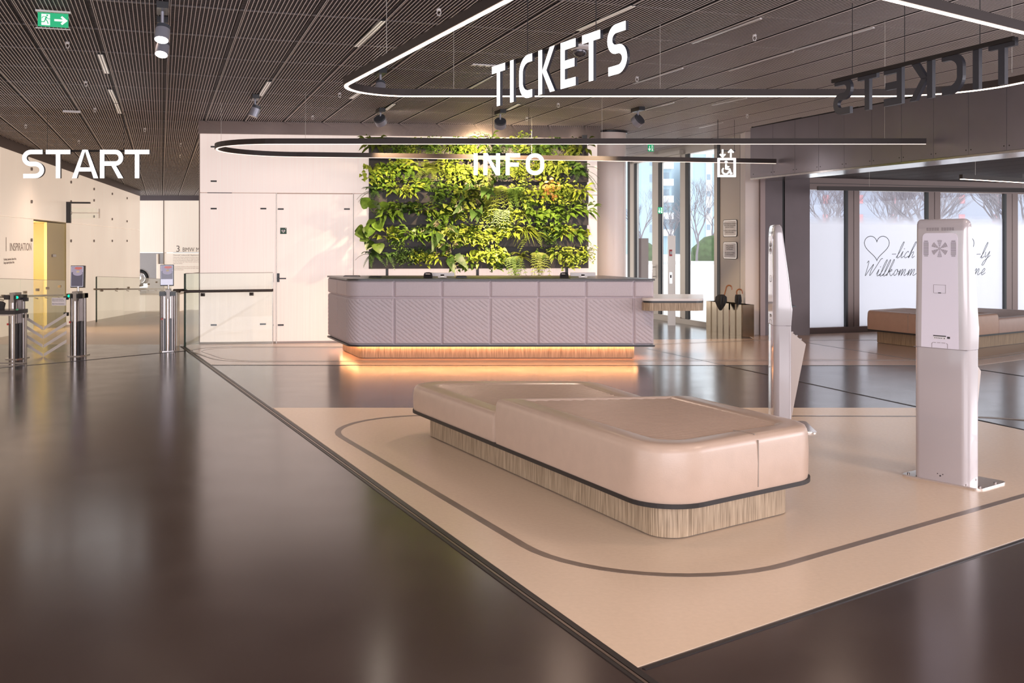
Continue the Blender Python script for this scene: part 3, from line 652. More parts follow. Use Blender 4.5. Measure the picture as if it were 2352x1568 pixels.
# ------------------------------------------------------------------ info counter
CV = [(-2.22,14.1),(1.945,14.1),(1.38,15.6),(-2.79,15.6)]
co = thing('info_counter', 'long upholstered grey info counter on a glowing wooden plinth', 'counter', (0, 0, 0))
cr = [.22, .02, .02, .05]
body = rpoly(CV, cr, 10)
b = MB(); b.prism(rpoly(inset(CV, .03), [.19,.02,.02,.05], 10), .205, 1.09); b.obj('carcass', M['pad'], co)
b = MB(); b.prism(rpoly(inset(CV, -.012), [.23,.02,.02,.05], 10), .182, .205, 0); b.obj('bottom_trim', M['black'], co)
b = MB(); b.prism(rpoly(inset(CV, -.012), [.23,.02,.02,.05], 10), 1.085, 1.11, 0); b.obj('counter_top', M['countertop'], co)
b = MB(); b.prism(rpoly(inset(CV, .17), [.08,.02,.02,.05], 10), .012, .182, 0); b.obj('plinth', M['wood'], co)
b = MB(); b.prism(rpoly(inset(CV, .185), [.08,.02,.02,.05], 10), .0, .012, 0); b.obj('plinth_foot', M['black'], co)
ls = MB()
lo = rpoly(inset(CV, .135), [.1,.02,.02,.05], 10); li = rpoly(inset(CV, .16), [.09,.02,.02,.05], 10)
n = len(lo); rings = [[(lo[i][0],lo[i][1],.172),(li[i][0],li[i][1],.172),(li[i][0],li[i][1],.181),(lo[i][0],lo[i][1],.181)] for i in range(n)]; rings.append(rings[0])
ls.loft(rings, 0, False, False, False); ls.obj('glow_strip', M['led'], co)
# upholstered pads follow the outline: left side, rounded corner, front
path = []
bl = Vector(CV[3]); ol = rpoly(CV, cr, 24)
corner = ol[0:25]                                            # arc at the front left corner (counter-clockwise)
path = [Vector(CV[3])+Vector((0.02, -.05))*0] + [Vector(p) for p in corner] + [Vector(CV[1])]
cum = [0]
for i in range(1, len(path)): cum.append(cum[-1]+(path[i]-path[i-1]).length)
def on_path(s):
    for i in range(1, len(path)):
        if s <= cum[i] or i == len(path)-1:
            t = (s-cum[i-1])/(cum[i]-cum[i-1]); p = path[i-1].lerp(path[i], t); d = (path[i]-path[i-1]).normalized()
            return p, Vector((d.y, -d.x))
def s_at_px(px):                                             # run along the front where the seam stands
    Xv = (px-CX)/FPX*14.1; return cum[-1]-(CV[1][0]-Xv)
def pad(s0, s1, z0, z1, ribs, name):
    b = MB(); ns = max(4, int((s1-s0)/.011)); nz = max(4, int((z1-z0)/.011)); T = .032
    for j in range(nz+1):
        for i in range(ns+1):
            u = s0+(s1-s0)*i/ns; z = z0+(z1-z0)*j/nz; e = min(u-s0, s1-u, z-z0, z1-z)
            h = T*min(1, max(0, e/.02))**.5
            if ribs:
                w_ = ((u*.62+(z)*.80)/.046); ph = w_-math.floor(w_); h -= .013*max(0, 1-min(ph, 1-ph)/.17)*min(1, max(0, e-.012)/.02)
            p, nn = on_path(u); b.v.append((p.x+nn.x*(h-.034), p.y+nn.y*(h-.034), z))
    W_ = ns+1
    for j in range(nz):
        for i in range(ns): b.f.append([j*W_+i, j*W_+i+1, (j+1)*W_+i+1, (j+1)*W_+i]); b.m.append(0); b.s.append(True)
    return b.obj(name, M['pad'], co, fix=False)
seams = [0.02, cum[1]*.5, cum[1]*.97] + [s_at_px(p) for p in (905, 1015, 1126, 1236, 1346, 1456)] + [cum[-1]-.005]
for i in range(len(seams)-1):
    pad(seams[i]+.003, seams[i+1]-.003, .212, ZZ(684,14.1), True, 'quilted_pad'); pad(seams[i]+.003, seams[i+1]-.003, ZZ(683,14.1), 1.082, False, 'plain_pad')
# lower shelf at the right end of the counter
tb = [(1.73,13.82),(2.56,13.82),(2.80,15.1),(1.96,15.1)]
b = MB(); b.prism(rpoly(tb, [.14,.14,.1,.02], 10), .822, .853); b.obj('side_table_top', M['tabletop'], co)
b = MB(); b.prism(rpoly(inset(tb, .012), [.13,.13,.1,.02], 10), .795, .822); b.obj('side_table_groove', M['black'], co)
b = MB(); b.prism(rpoly(tb, [.14,.14,.1,.02], 10), .69, .795); b.obj('side_table_apron', M['wood'], co)
# things on the counter
def monitor(px0, px1, py0, Y, lab):
    x0 = X(px0, Y); x1 = X(px1, Y); t = thing('computer_monitor', lab, 'monitor', ((x0+x1)/2, Y, 1.11)); wd = (x1-x0)/2; zt_ = ZZ(py0, Y)-1.11
    b = MB(); b.box(-wd, wd, 0, .03, zt_-.24 if zt_ > .25 else .012, zt_); b.obj('back_shell', M['white_plastic'], t, bevel=.008)
    b = MB(); b.box(-wd+.01, wd-.01, .03, .034, .02, zt_-.01); b.obj('screen', M['blackgloss'], t)
    b = MB(); b.box(-.06, .06, -.02, .14, 0, .012); b.box(-.025, .025, .0, .03, .01, .04); b.obj('stand', M['alu'], t)
monitor(988, 1044, 625.5, 14.75, 'white monitor back at the middle of the counter, below the INFO letters')
monitor(1310, 1368, 625.5, 14.75, 'white monitor back near the right end of the counter')
def phone(px, Y, lab):
    t = thing('desk_phone', lab, 'phone', (X(px, Y), Y, 1.11)); b = MB(); b.add([(-.06,-.03,0),(.06,-.03,0),(.06,.09,0),(-.06,.09,0),(-.06,0,.05),(.06,0,.05),(.06,.09,.015),(-.06,.09,.015)], [(3,2,1,0),(4,5,6,7),(0,1,5,4),(1,2,6,5),(2,3,7,6),(3,0,4,7)]); b.obj('phone_base', M['black'], t)
    b = MB(); b.tube([(-.045,0,.03),(-.045,.01,.062),(-.02,.02,.066),(.02,.02,.066),(.045,.01,.062),(.045,0,.03)], .011); b.obj('handset', M['black'], t)
phone(983, 14.55, 'black desk phone left of the middle monitor on the counter'); phone(1296, 14.55, 'black desk phone left of the right monitor on the counter')
def tray(px0, px1, Y, lab, name='keyboard', m='black', h=.02):
    x0 = X(px0, Y); x1 = X(px1, Y); b = MB(); b.box(-(x1-x0)/2, (x1-x0)/2, -.06, .08, 0, h); b.box(-(x1-x0)/2+.01, (x1-x0)/2-.01, -.05, .07, h, h+.006); o = b.obj(name, M[m], loc=((x0+x1)/2, Y, 1.11), bevel=.003); tag(o, lab, name.replace('_', ' ')); return o
tray(1048, 1072, 14.6, 'flat black keyboard right of the middle monitor on the counter'); tray(790, 826, 15.1, 'flat grey leaflet tray at the far left of the counter', 'leaflet_tray', 'steel_dark', .012)
tray(848, 876, 14.7, 'thin dark writing pad at the left part of the counter top', 'writing_pad', 'black', .01)

# ------------------------------------------------------------------ benches
def clip_poly(bm, poly):
    N = len(poly)
    for i in range(N):
        p = Vector((*poly[i], 0)); q = Vector((*poly[(i+1) % N], 0)); d = (q-p).normalized(); nrm = Vector((d.y, -d.x, 0))
        bmesh.ops.bisect_plane(bm, geom=bm.verts[:]+bm.edges[:]+bm.faces[:], plane_co=p, plane_no=nrm, clear_outer=True)
def cushion(root, name, vs, rr, z0, z1, m, ribang, hole=.195, amp=.019, pitch=.048, seams=(), ef=(1, 1, 1, 1)):
    prof = [(0, z0), (-.003, z0+.02), (-.005, (z0+z1)/2), (-.001, z1-.05), (.004, z1-.028), (.014, z1-.011), (.032, z1-.002), (.06, z1), (.12, z1), (hole-.045, z1-.003), (hole-.018, z1-.012), (hole-.004, z1-.024), (hole, z1-.036)]
    b = MB(); rings = []
    for ins, z in prof:
        dd = [ins if (ins < .06 or f == 1) else .06+(ins-.06)*f for f in ef]
        rings.append([(x, y, z) for x, y in rpoly(inset(vs, dd), [max(.012, r-max(ins, 0)*.8) for r in rr], 10)])
    b.loft(rings, 0, True); cu = b.obj(name, m, root)
    hd = [(.06+(hole-.06)*f if f != 1 else hole)-.026 for f in ef]
    inner = rpoly(inset(vs, hd), [max(.012, r-hole*.8) for r in rr], 6)
    c = Vector((sum(p[0] for p in inner)/len(inner), sum(p[1] for p in inner)/len(inner))); R = max((Vector(p)-c).length for p in inner)+.05
    d = Vector((math.cos(ribang), math.sin(ribang))); nn = Vector((-d.y, d.x)); bm = bmesh.new(); nw = int(2*R/pitch)*6; nl = 14; g = []
    for i in range(nw+1):
        t = -R+pitch*i/6; ph = (i % 6)/6; hgt = amp*abs(math.sin(math.pi*ph))**.55
        g.append([bm.verts.new((*(c+nn*t+d*(-R+2*R*k/nl)), z1-.030+hgt)) for k in range(nl+1)])
    for i in range(nw):
        for k in range(nl): f = bm.faces.new((g[i][k], g[i][k+1], g[i+1][k+1], g[i+1][k])); f.smooth = True
    clip_poly(bm, inset(vs, hd)); bmesh.ops.recalc_face_normals(bm, faces=bm.faces)
    me = bpy.data.meshes.new('quilted_panel'); bm.to_mesh(me); bm.free(); me.materials.append(m)
    if me.polygons and sum(p.normal.z for p in me.polygons) < 0: me.flip_normals()
    o = bpy.data.objects.new('quilted_panel', me); C.objects.link(o); o.parent = cu
    for (p, q) in seams:
        b = MB(); pv = Vector(p); qv = Vector(q); dd = (qv-pv).normalized(); nv = Vector((dd.y, -dd.x)) 
        b.box(-.0035, .0035, -.006, .003, z0+.02, z1-.03); b.box(-.0025, .0025, .02, hole-.02, z1-.006, z1+.0008); so = b.obj('seam', M['seam'], cu, loc=(*p, 0), rz=math.atan2(dd.y, dd.x))
    return cu
def bench(lab, loc, outl, plv, rr, partB, rB, partA, rA, mB, mA, zB=.53, zA=.425, rib=-.503, wood='wood', seamsB=(), seamsA=(), efB=(1,1,1,1), efA=(1,1,1,1)):
    t = thing('lounge_bench', lab, 'bench', loc)
    sh = lambda vs: [(x-loc[0], y-loc[1]) for x, y in vs]
    b = MB(); b.prism(rpoly(sh(inset(plv, 0)), [max(.02, r-.12) for r in rr], 10), .008, .198, sm=True); b.obj('plinth', M[wood], t)
    b = MB(); b.prism(rpoly(sh(inset(plv, .01)), [max(.02, r-.12) for r in rr], 10), 0, .008); b.obj('plinth_foot', M['black'], t)
    b = MB(); b.prism(rpoly(sh(inset(outl, -.006)), rr, 12), .198, .222); b.obj('shadow_trim', M['dark_metal'], t)
    cushion(t, 'high_cushion', sh(partB), rB, .222, zB, M[mB], rib, ef=efB, seams=[(sh([p])[0], sh([q])[0]) for p, q in seamsB])
    cushion(t, 'low_cushion', sh(partA), rA, .222, zA, M[mA], rib, ef=efA, seams=[(sh([p])[0], sh([q])[0]) for p, q in seamsA])
    return t
N1 = Vector((.763, 5.258)); dl = Vector((.489, -1.0)); drr = Vector((1.345, 1.0))
LF = Vector((-.75-.489*.42, 8.77)); R1p = Vector((1.80, 6.03)); P4 = Vector((1.24, 7.22)); RF = Vector((.70, 8.77)); J = N1-dl*((7.06-5.258)); J = Vector((J.x, 7.06))
outl = [tuple(LF), tuple(N1), tuple(R1p), tuple(P4), tuple(RF)]
outl = [tuple(LF), tuple(N1), tuple(R1p), tuple(RF)]
k = (R1p-N1).normalized()
sp = N1+k*.74; sp2 = N1+k*.79
bench('pale tan leather two-level lounge bench in the foreground on the beige floor', (.55, 6.9, 0), outl, [(-.92,8.86),(.775,5.464),(1.67,6.13),(.62,8.62)] if False else inset(outl, .13), [.24,.26,.24,.25],
      [(J.x,J.y),tuple(N1),tuple(R1p),tuple(P4)], [.02,.26,.24,.12], [tuple(LF),(J.x+.003,J.y+.006),(P4.x-.0,P4.y+.006),tuple(RF)], [.24,.07,.03,.25], 'leather', 'leather', seamsB=[(sp, sp2)], efB=(1,1,1,.12), efA=(1,.12,1,1))
# second bench by the frosted windows
N2 = Vector((6.42, 15.02)); e2 = Vector((1.345, 1.0)).normalized(); d1 = Vector((-.4147*1.0, .91)).normalized()
LF2 = N2+d1*1.75; RF2 = N2+e2*3.7; BB = LF2+e2*3.2; J2 = N2+e2*1.27; J2b = LF2+e2*1.05
outl2 = [tuple(LF2), tuple(N2), tuple(RF2), tuple(BB)]
s2 = N2-(-d1)*0+d1*.86
bench('brown leather two-level lounge bench in front of the frosted windows', (7.4, 16.3, 0), outl2, inset(outl2, .13), [.1,.2,.2,.2],
      [tuple(LF2),tuple(N2),tuple(J2),tuple(J2b)], [.1,.2,.02,.02], [tuple(J2b+e2*.006),tuple(J2+e2*.006),tuple(RF2),tuple(BB)], [.02,.02,.2,.2], 'leather2', 'leather2b', efB=(1,1,.12,1), efA=(.12,1,1,1), zB=.525, zA=.45, wood='wood_b', seamsB=[(s2, s2-d1*.05)])

# ------------------------------------------------------------------ kiosks
def kiosk(lab, loc, rz):
    t = thing('ticket_kiosk', lab, 'kiosk', loc, rz)            # local: back face at y=0 looking to -y, screen side +y
    HT = 1.748; zs = .893
    def sec(z, wd, dp, rb, rf, y0=0):
        return [(x, y, z) for x, y in rpoly([(-wd/2,y0),(wd/2,y0),(wd/2,y0+dp),(-wd/2,y0+dp)], [rb,rb,rf,rf], 8)]
    W_ = .385
    b = MB(); b.loft([sec(.012, W_, .145, .05, .02), sec(zs-.003, W_, .145, .05, .02)]); b.obj('lower_column', M['kiosk'], t)
    lv = [(zs, W_, .145, 0), (1.03, W_, .155, 0), (1.06, W_-.002, .150, 0), (1.3, W_-.008, .125, 0), (1.5, W_-.014, .098, 0), (1.66, W_-.02, .075, .004), (HT-.035, W_-.022, .064, .008), (HT-.015, W_-.034, .052, .013), (HT-.003, W_-.06, .035, .02), (HT, W_-.085, .02, .027)]
    b = MB(); b.loft([sec(z, w_, d_, .048, .012, y0) for z, w_, d_, y0 in lv]); sh = b.obj('upper_shell', M['kiosk'], t)
    b = MB(); b.box(-.155, .155, .1, .19, 1.05, 1.06); b.add([(-.16,.158,1.04),(.16,.158,1.04),(.15,.088,1.62),(-.15,.088,1.62)], [(0,1,2,3)]); b.obj('touch_screen', M['blackgloss'], t)
    # protruding keypad box on the screen side
    pr = [(.14,.03),(.275,.735),(.15,.84),(.12,.84),(.12,.03)]
    b = MB(); n = 5; hw = .14
    b.add([(-hw, y, z) for y, z in pr]+[(hw, y, z) for y, z in pr], [(0,1,2,3,4),(9,8,7,6,5)]+[(i,5+i,5+(i+1)%5,(i+1)%5) for i in range(5)]); kb = b.obj('keypad_box', M['kiosk_box'], t, bevel=.006)
    b = MB()
    for i in range(3): y = .17+i*.035; z = .84-(y-.15)*.84+.004; b.box(-.06, .06, y-.01, y+.012, z-.006, z+.006)
    b.obj('keypad_keys', M['steel_dark'], kb)
    b = MB(); b.box(-W_/2+.004, W_/2-.004, -.0015, .1, zs-.003, zs); b.obj('seam_line', M['grille'], t)
    b = MB(); b.loft([[(x, y, z) for x, y in rpoly([(-.285,-.012),(.285,-.012),(.285,.345),(-.285,.345)], .05, 8)] for z in (0, .014)], sm=False); pl_ = b.obj('base_plate', M['kiosk_plate'], t, bevel=.003)
    b = MB()
    for x, y in ((-.25,.03),(-.17,.005),(.17,.005),(.25,.03),(.255,.22),(-.255,.22)): b.cyl((x, y+.012, .014), (x, y+.012, .022), .009, n=10)
    b.obj('plate_bolts', M['steel_dark'], pl_)
    # slotted vents, fan star, hatch and label on the back
    b = MB(); b.poly_xz(rpoly([(-.132, zs+.001), (.132, zs+.001), (.122, 1.655), (-.122, 1.655)], [.002, .002, .03, .03], 6), -.0012, .004, 0, 0); b.obj('rear_sheen', M['kiosk_sheen'], t)  # lilac sheet painted in for the window reflection on the flat back
    y = -.0026
    def slab(bb, x0, x1, z0, z1, yy=y): bb.box(x0, x1, yy, .002, z0, z1)
    b = MB()
    for sx in (-1, 1):
        for i in range(20):
            z = 1.500+i*.0054; ww = .024 if 1 < i < 18 else .018; slab(b, sx*.096-ww*.75, sx*.096+ww*.75, z, z+.0026)
    b.obj('side_vents', M['grille'], t)
    b = MB(); cz = 1.552
    for k_ in range(7):
        rr_ = .014+k_*.0068
        for s_ in range(6):
            a0 = 90+60*s_-17; pts = [(rr_*math.cos(math.radians(a0+34*i/6)), cz+rr_*math.sin(math.radians(a0+34*i/6))) for i in range(7)]
            b.ribbon(pts, .0014, y, .002, 0, 0)
    b.ribbon([(.006*math.cos(a), cz+.006*math.sin(a)) for a in [i*.7854 for i in range(8)]], .0015, y, .002, 0, 0, closed=True); b.obj('fan_vent', M['grille'], t)
    b = MB()
    for r_ in range(3):
        for c_ in range(10):
            xx = -.095+c_*.0185+(.012 if c_ > 4 else 0); z = 1.672+r_*.007; b.box(xx, xx+.012, .0025, .012, z, z+.0035)
    b.obj('top_vents', M['grille'], t)
    b = MB(); b.ribbon([(-.042,1.258),(.042,1.258),(.042,1.312),(-.042,1.312)], .0009, y, .002, 0, 0, closed=True); b.obj('service_hatch', M['grille'], t)
    b = MB(); slab(b, -.01, .01, 1.256, 1.262, -.003); b.obj('cable_socket', M['ink'], t)
    b = MB(); slab(b, -.045, .045, .953, .978, -.0015); lb = b.obj('type_label', M['paper'], t)
    b = MB(); slab(b, -.045, .045, .971, .978, -.002); slab(b, .03, .036, .956, .964, -.002); slab(b, .052, .072, .960, .973, -.0015)
    for i in range(5): slab(b, -.038+i*.012, -.03+i*.012, .958, .962, -.002)
    b.obj('label_print', M['ink'], lb)
    b = MB()
    for x0, x1 in ((-.045,-.025),(-.018,.006),(.012,.04)): slab(b, x0, x1, .928, .931, -.002)
    b.ribbon([(-.055,.895),(-.055,.921),(-.048,.929)], .0015, -.002, .002, 0, 0); b.ribbon([(.055,.895),(.055,.921),(.048,.929)], .0015, -.002, .002, 0, 0); b.obj('paper_flap', M['grille'], t)
    b = MB()
    for x, z in ((-.015,.062),(.022,.062)): b.cyl((x, .001, z), (x, -.002, z), .0035, n=8)
    b.cyl((.004, .001, .05), (.004, -.002, .05), .0055, n=8); b.obj('screw_holes', M['ink'], t)
    return t
kiosk('white ticket kiosk seen from behind, standing right of the foreground bench', (2.83, 6.83, 0), math.atan2(-.30, .235))
kiosk('white ticket kiosk seen from its side, standing behind the foreground bench', (2.235, 8.92, 0), math.radians(-96))

# ------------------------------------------------------------------ light loops and bars
def wire(parent, p, ztop, m='alu', r=.0022, zlo=None):
    b = MB(); b.cyl((p[0], p[1], zlo if zlo is not None else 0), (p[0], p[1], ztop), r, n=5); return b.obj('suspension_wire', M[m], parent)
def light_bar(lab, pts, zb_, closed, wires, hh=.066, wd=.05, led='line_led', wm='alu', lw=.030):
    t = thing('pendant_light_loop' if closed or len(pts) > 2 else 'pendant_light_bar', lab, 'pendant light', (pts[0][0], pts[0][1], zb_)); ox, oy = pts[0][0], pts[0][1]
    P = [Vector((p[0]-ox, p[1]-oy)) for p in pts]; N = len(P)
    def sweep(w0, z0, z1, name, m):
        b = MB(); rings = []
        for i in range(N):
            d = (P[(i+1) % N]-P[i-1]) if closed else (P[min(i+1, N-1)]-P[max(i-1, 0)])
            d.normalize(); nn = Vector((-d.y, d.x)); a = P[i]+nn*w0/2; c = P[i]-nn*w0/2
            rings.append([(a.x,a.y,z0),(c.x,c.y,z0),(c.x,c.y,z1),(a.x,a.y,z1)])
        if closed: rings.append(rings[0])
        b.loft(rings, 0, False, not closed, not closed); return b.obj(name, m, t)
    sweep(wd, .006, hh, 'housing', M['bar']); sweep(lw, 0, .006, 'diffuser', M[led])
    for p in wires: wire(t, (p[0]-ox, p[1]-oy), HC-zb_ if zb_ > 2.6 else 2.76-zb_, wm, zlo=hh)
    return t
def sharp(pts, n=6):      # subdivide straight runs so corners stay crisp
    return pts
la = rpoly([(-1.67,9.2),(.51,4.42),(4.45,7.39),(3.95,9.2)], [.5,.6,.7,.9], 16)
light_bar('largest angular light loop overhead, holding the TICKETS letters inside it', la, 2.895, True, [(-.52,9.2),(1.32,9.2),(3.28,9.08),(4.02,8.3),(-.92,7.57)])
yn, yf = 13.3, 15.3
lb_ = [(5.33,yn)]+[(-3.1,yn)]
arcp = [( -3.05+1.0*math.cos(a), 14.28+.98*math.sin(a)) for a in [math.radians(-90-180*i/24) for i in range(25)]]
farend = FLc(1782,376,2.87).xy if False else Vector(((1782-CX)/FPX*16.5, 16.5))
lb_ = [(5.33,yn),(2.5,yn),(0,yn),(-2.9,yn)]+arcp[0:]+[(-2.9,15.27),(0,15.74),(2.5,16.14),tuple(farend)]
lb_ = [(5.33,yn),(2.5,yn),(0,yn),(-2.9,yn)]+arcp+[(0,15.74),(2.5,16.16),tuple(farend)]
light_bar('long narrow light loop with a rounded left end hanging over the info counter', lb_, 2.868, False, [(-4.03,14.3),(-2.66,yn),(1.16,yn),(4.8,yn),(.3,15.79)], hh=.075, led='line_led_soft', lw=.024)
p3 = [Vector(((1878-CX)/FPX*16.6, 16.6)), Vector(((2400-CX)/FPX*17.35, 17.35))]
light_bar('dark unlit-looking light bar in front of the frosted windows', [tuple(p) for p in p3], 2.45, False, [tuple(p3[0].lerp(p3[1], .22)), tuple(p3[0].lerp(p3[1], .9))], led='dark_metal')
p4 = [Vector(((2207-CX)/FPX*13.9, 13.9)), Vector(((2460-CX)/FPX*15.4, 15.4))]
light_bar('light bar in the side room at the right edge, below the bulkhead', [tuple(p) for p in p4], 2.455, False, [tuple(p4[0].lerp(p4[1], .12))], led='line_led')
# ------------------------------------------------------------------ hanging letter signs
def glyph(b, ch, w_, h_, t, y0, y1, x0):
    """stroke letters, cap height h_, width w_, stroke t; front at y0"""
    hh = t/2; S = []
    P = lambda pts: [(x0+x, z) for x, z in pts]
    def st(pts, closed=False, hw=hh): b.ribbon(P(pts), hw, y0, y1, 0, 1, closed)
    def pg(pts): b.poly_xz(P(pts), y0, y1, 0, 1)
    if ch == 'I': pg([(0,0),(t,0),(t,h_),(0,h_)])
    elif ch == 'T': pg([(0,h_-t),(w_,h_-t),(w_,h_),(0,h_)]); pg([(w_/2-hh,0),(w_/2+hh,0),(w_/2+hh,h_-t),(w_/2-hh,h_-t)])
    elif ch == 'E':
        pg([(0,0),(t,0),(t,h_),(0,h_)])
        for z in (0, (h_-t)/2, h_-t): pg([(t,z),(w_ if z != (h_-t)/2 else w_*.92,z),(w_ if z != (h_-t)/2 else w_*.92,z+t),(t,z+t)])
    elif ch == 'F':
        pg([(0,0),(t,0),(t,h_),(0,h_)])
        for z, k_ in (((h_-t)*.48, .9), (h_-t, 1)): pg([(t,z),(w_*k_,z),(w_*k_,z+t),(t,z+t)])
    elif ch == 'N': pg([(0,0),(t,0),(t,h_),(0,h_)]); pg([(w_-t,0),(w_,0),(w_,h_),(w_-t,h_)]); pg([(t*.9,h_),(t*.0,h_),(w_-t*1.0,0),(w_-t*.0,0)][::-1]) if False else pg([(w_-t*1.05,0),(w_-.1*t,0),(t*1.05,h_),(t*.1,h_)])
    elif ch == 'A': pg([(0,0),(t*1.08,0),(w_/2+t*.08,h_),(w_/2-t*.62,h_)]); pg([(w_-t*1.08,0),(w_,0),(w_/2+t*.62,h_),(w_/2-t*.08,h_)]); pg([(w_*.2,h_*.24),(w_*.8,h_*.24),(w_*.8-t*.25,h_*.24+t*.9),(w_*.2+t*.25,h_*.24+t*.9)])
    elif ch == 'R':
        pg([(0,0),(t,0),(t,h_),(0,h_)]); ry = (h_*.56-t)/2+hh*.0; zc_ = h_-hh-ry
        st([(t*.9,h_-hh)]+[(w_*.5,h_-hh)]+arc(w_-hh-ry*.95-.0,zc_,ry*.95,ry,90,-90,14)+[(w_*.5,h_-hh-2*ry),(t*.9,h_-hh-2*ry)])
        zl = h_-hh-2*ry; pg([(w_-t*1.12,0),(w_+t*.02,0),(w_*.56+t*.4,zl),(w_*.56-t*.6,zl)])
    elif ch == 'K': pg([(0,0),(t,0),(t,h_),(0,h_)]); pg([(t*.9,h_*.42),(t*1.1,h_*.62),(w_-t*.15,h_),(w_-t*1.25,h_),(t*.9,h_*.48)] if False else [(t*.95,h_*.50),(t*2.05,h_*.50),(w_,h_),(w_-t*1.2,h_)]); pg([(w_-t*1.15,0),(w_+t*.05,0),(t*2.05,h_*.52),(t*.95,h_*.52)])
    elif ch == 'O':
        rx = w_/2-hh; rz_ = min(rx, (h_-t)/2); pts = arc(w_/2, h_-hh-rz_*.9, rx, rz_*.9, 0, 180, 16)+arc(w_/2, hh+rz_*.9, rx, rz_*.9, 180, 360, 16); st(pts, True)
    elif ch == 'C':
        rx = w_-t-w_*.30; rx = w_*.55; rz_ = h_*.30
        st([(w_-hh*.3,h_-hh)]+[(w_-hh*1.6,h_-hh)]+arc(hh+rx, h_-hh-rz_, rx, rz_, 92, 180, 12)+arc(hh+rx, hh+rz_, rx, rz_, 180, 268, 12)+[(w_-hh*1.6,hh),(w_-hh*.3,hh)])
    elif ch == 'S':
        ry = (h_-t)/4; rx = min(ry*1.15, w_*.42)
        st([(w_*.93,h_-hh),(w_*.8,h_-hh)]+[(w_*.55,h_-hh)]+arc(hh+rx, h_-hh-ry, rx, ry, 95, 262, 14)+arc(w_-hh-rx, hh+ry, rx, ry, 82, -85, 14)+[(w_*.45,hh),(w_*.2,hh),(w_*.05,hh)])
def letter_sign(lab, word, widths, gap, h_, t, loc, rz, depth, cables, zc_top, barlen, k=1.):
    tt = thing('hanging_letter_sign', lab, 'sign', loc, rz); x = 0
    for ch, w_ in zip(word, widths):
        b = MB(); glyph(b, ch, w_, h_, t, 0, depth, x); b.obj('letter', [M['sign_lit'], M['sign_side']], tt, fix=True); x += w_+gap
    b = MB(); b.box(barlen[0], barlen[1], depth, depth+.02, h_-.026, h_+.004); b.obj('carrier_bar', M['dark_metal'], tt)
    for c in cables:
        b = MB(); b.cyl((c, depth+.015, h_), (c, depth+.015, zc_top-loc[2]), .0028, n=6); b.obj('cable', M['black'], tt)
    return tt
Ys = 15.04; zst = ZZ(409, Ys); k_ = Ys/FPX
def gaps(word_px, tot): pass
letter_sign('white illuminated START letters hanging above the turnstiles', 'START', [50*k_, 56*k_, 60*k_, 53*k_, 56*k_], 4.2*k_, 65*k_, 9.8*k_, (X(51, Ys), Ys, zst), 0, .05, [(104-51)*k_, (281-51)*k_], HC, (50*k_, 235*k_))
Yi = 14.75; k_ = Yi/FPX
letter_sign('white illuminated INFO letters hanging in front of the planter wall', 'INFO', [9*k_, 38*k_, 33*k_, 42*k_], 13.3*k_, 50*k_, 9*k_, (X(1088, Yi), Yi, ZZ(402, Yi)), 0, .04, [43*k_, 127*k_], HC, (0, 155*k_))
ta = math.atan2(-1.683, .866); TL = [.225,.062,.21,.235,.20,.225,.225]; tg = (1.89-sum(TL))/6
letter_sign('white illuminated TICKETS letters hanging inside the big light loop', 'TICKETS', TL, tg, .315, .056, (-.156, 8.04, 2.645), ta, .022, [.52, 1.47], HC, (.05, 1.84))
d2 = Vector((3.34-2.70, 6.85-8.66)); L2 = d2.length
letter_sign('dark back of TICKETS letters, mirrored, hanging at the upper right', 'TICKETS', [w_*L2/1.89 for w_ in TL], tg*L2/1.89, .30, .056, (3.36, 6.85, 2.655), math.atan2(-d2.y, -d2.x), .03, [L2*.15, L2*.54, L2*.86], HC, (.0, L2))
# lift sign
Yl = 16.2; k_ = Yl/FPX
t = thing('lift_sign', 'white illuminated wheelchair lift sign with two arrows hanging before the entrance', 'sign', (X(1648, Yl), Yl, ZZ(407, Yl)))
b = MB(); b.ribbon([(3*k_,3*k_),(40*k_,3*k_),(40*k_,42*k_),(3*k_,42*k_)], 2.2*k_, 0, .03, 0, 0, closed=True); b.obj('sign_frame', M['sign_lit'], t)
b = MB(); b.ribbon([(x*k_, z*k_) for x, z in arc(19,15,7.5,7.5,130,350,16)], 1.5*k_, 0, .02, 0, 0); b.ribbon([(20*k_,30*k_),(20*k_,20*k_),(28*k_,18.5*k_),(31*k_,9*k_),(34*k_,9*k_)], 1.8*k_, 0, .02, 0, 0); b.ribbon([(19*k_,25*k_),(27*k_,24*k_)], 1.3*k_, 0, .02, 0, 0)
b.poly_xz([(x*k_, z*k_) for x, z in arc(20,35,3.2,3.2,0,330,11)], 0, .02, 0, 0); b.obj('wheelchair_symbol', M['sign_lit'], t)
b = MB()
for cx_, up in ((12, -1), (31, 1)):
    m_ = 55; b.ribbon([(cx_*k_,(m_-9)*k_),(cx_*k_,(m_+9)*k_)], 1.5*k_, 0, .02, 0, 0); b.ribbon([((cx_-6)*k_,(m_+up*2)*k_),(cx_*k_,(m_+up*8)*k_),((cx_+6)*k_,(m_+up*2)*k_)], 1.5*k_, 0, .02, 0, 0)
b.obj('arrows', M['sign_lit'], t)
b = MB(); b.cyl((2*k_, .04, 60*k_), (2*k_, .04, HC-ZZ(407,Yl)), .005, n=6); b.cyl((40*k_, .04, 60*k_), (40*k_, .04, HC-ZZ(407,Yl)), .003, n=6); b.cyl((2*k_,.04,0), (2*k_,.04,60*k_), .008, n=6); b.box(0, 42*k_, .03, .045, 60*k_, 62*k_); b.obj('cable', M['black'], t)

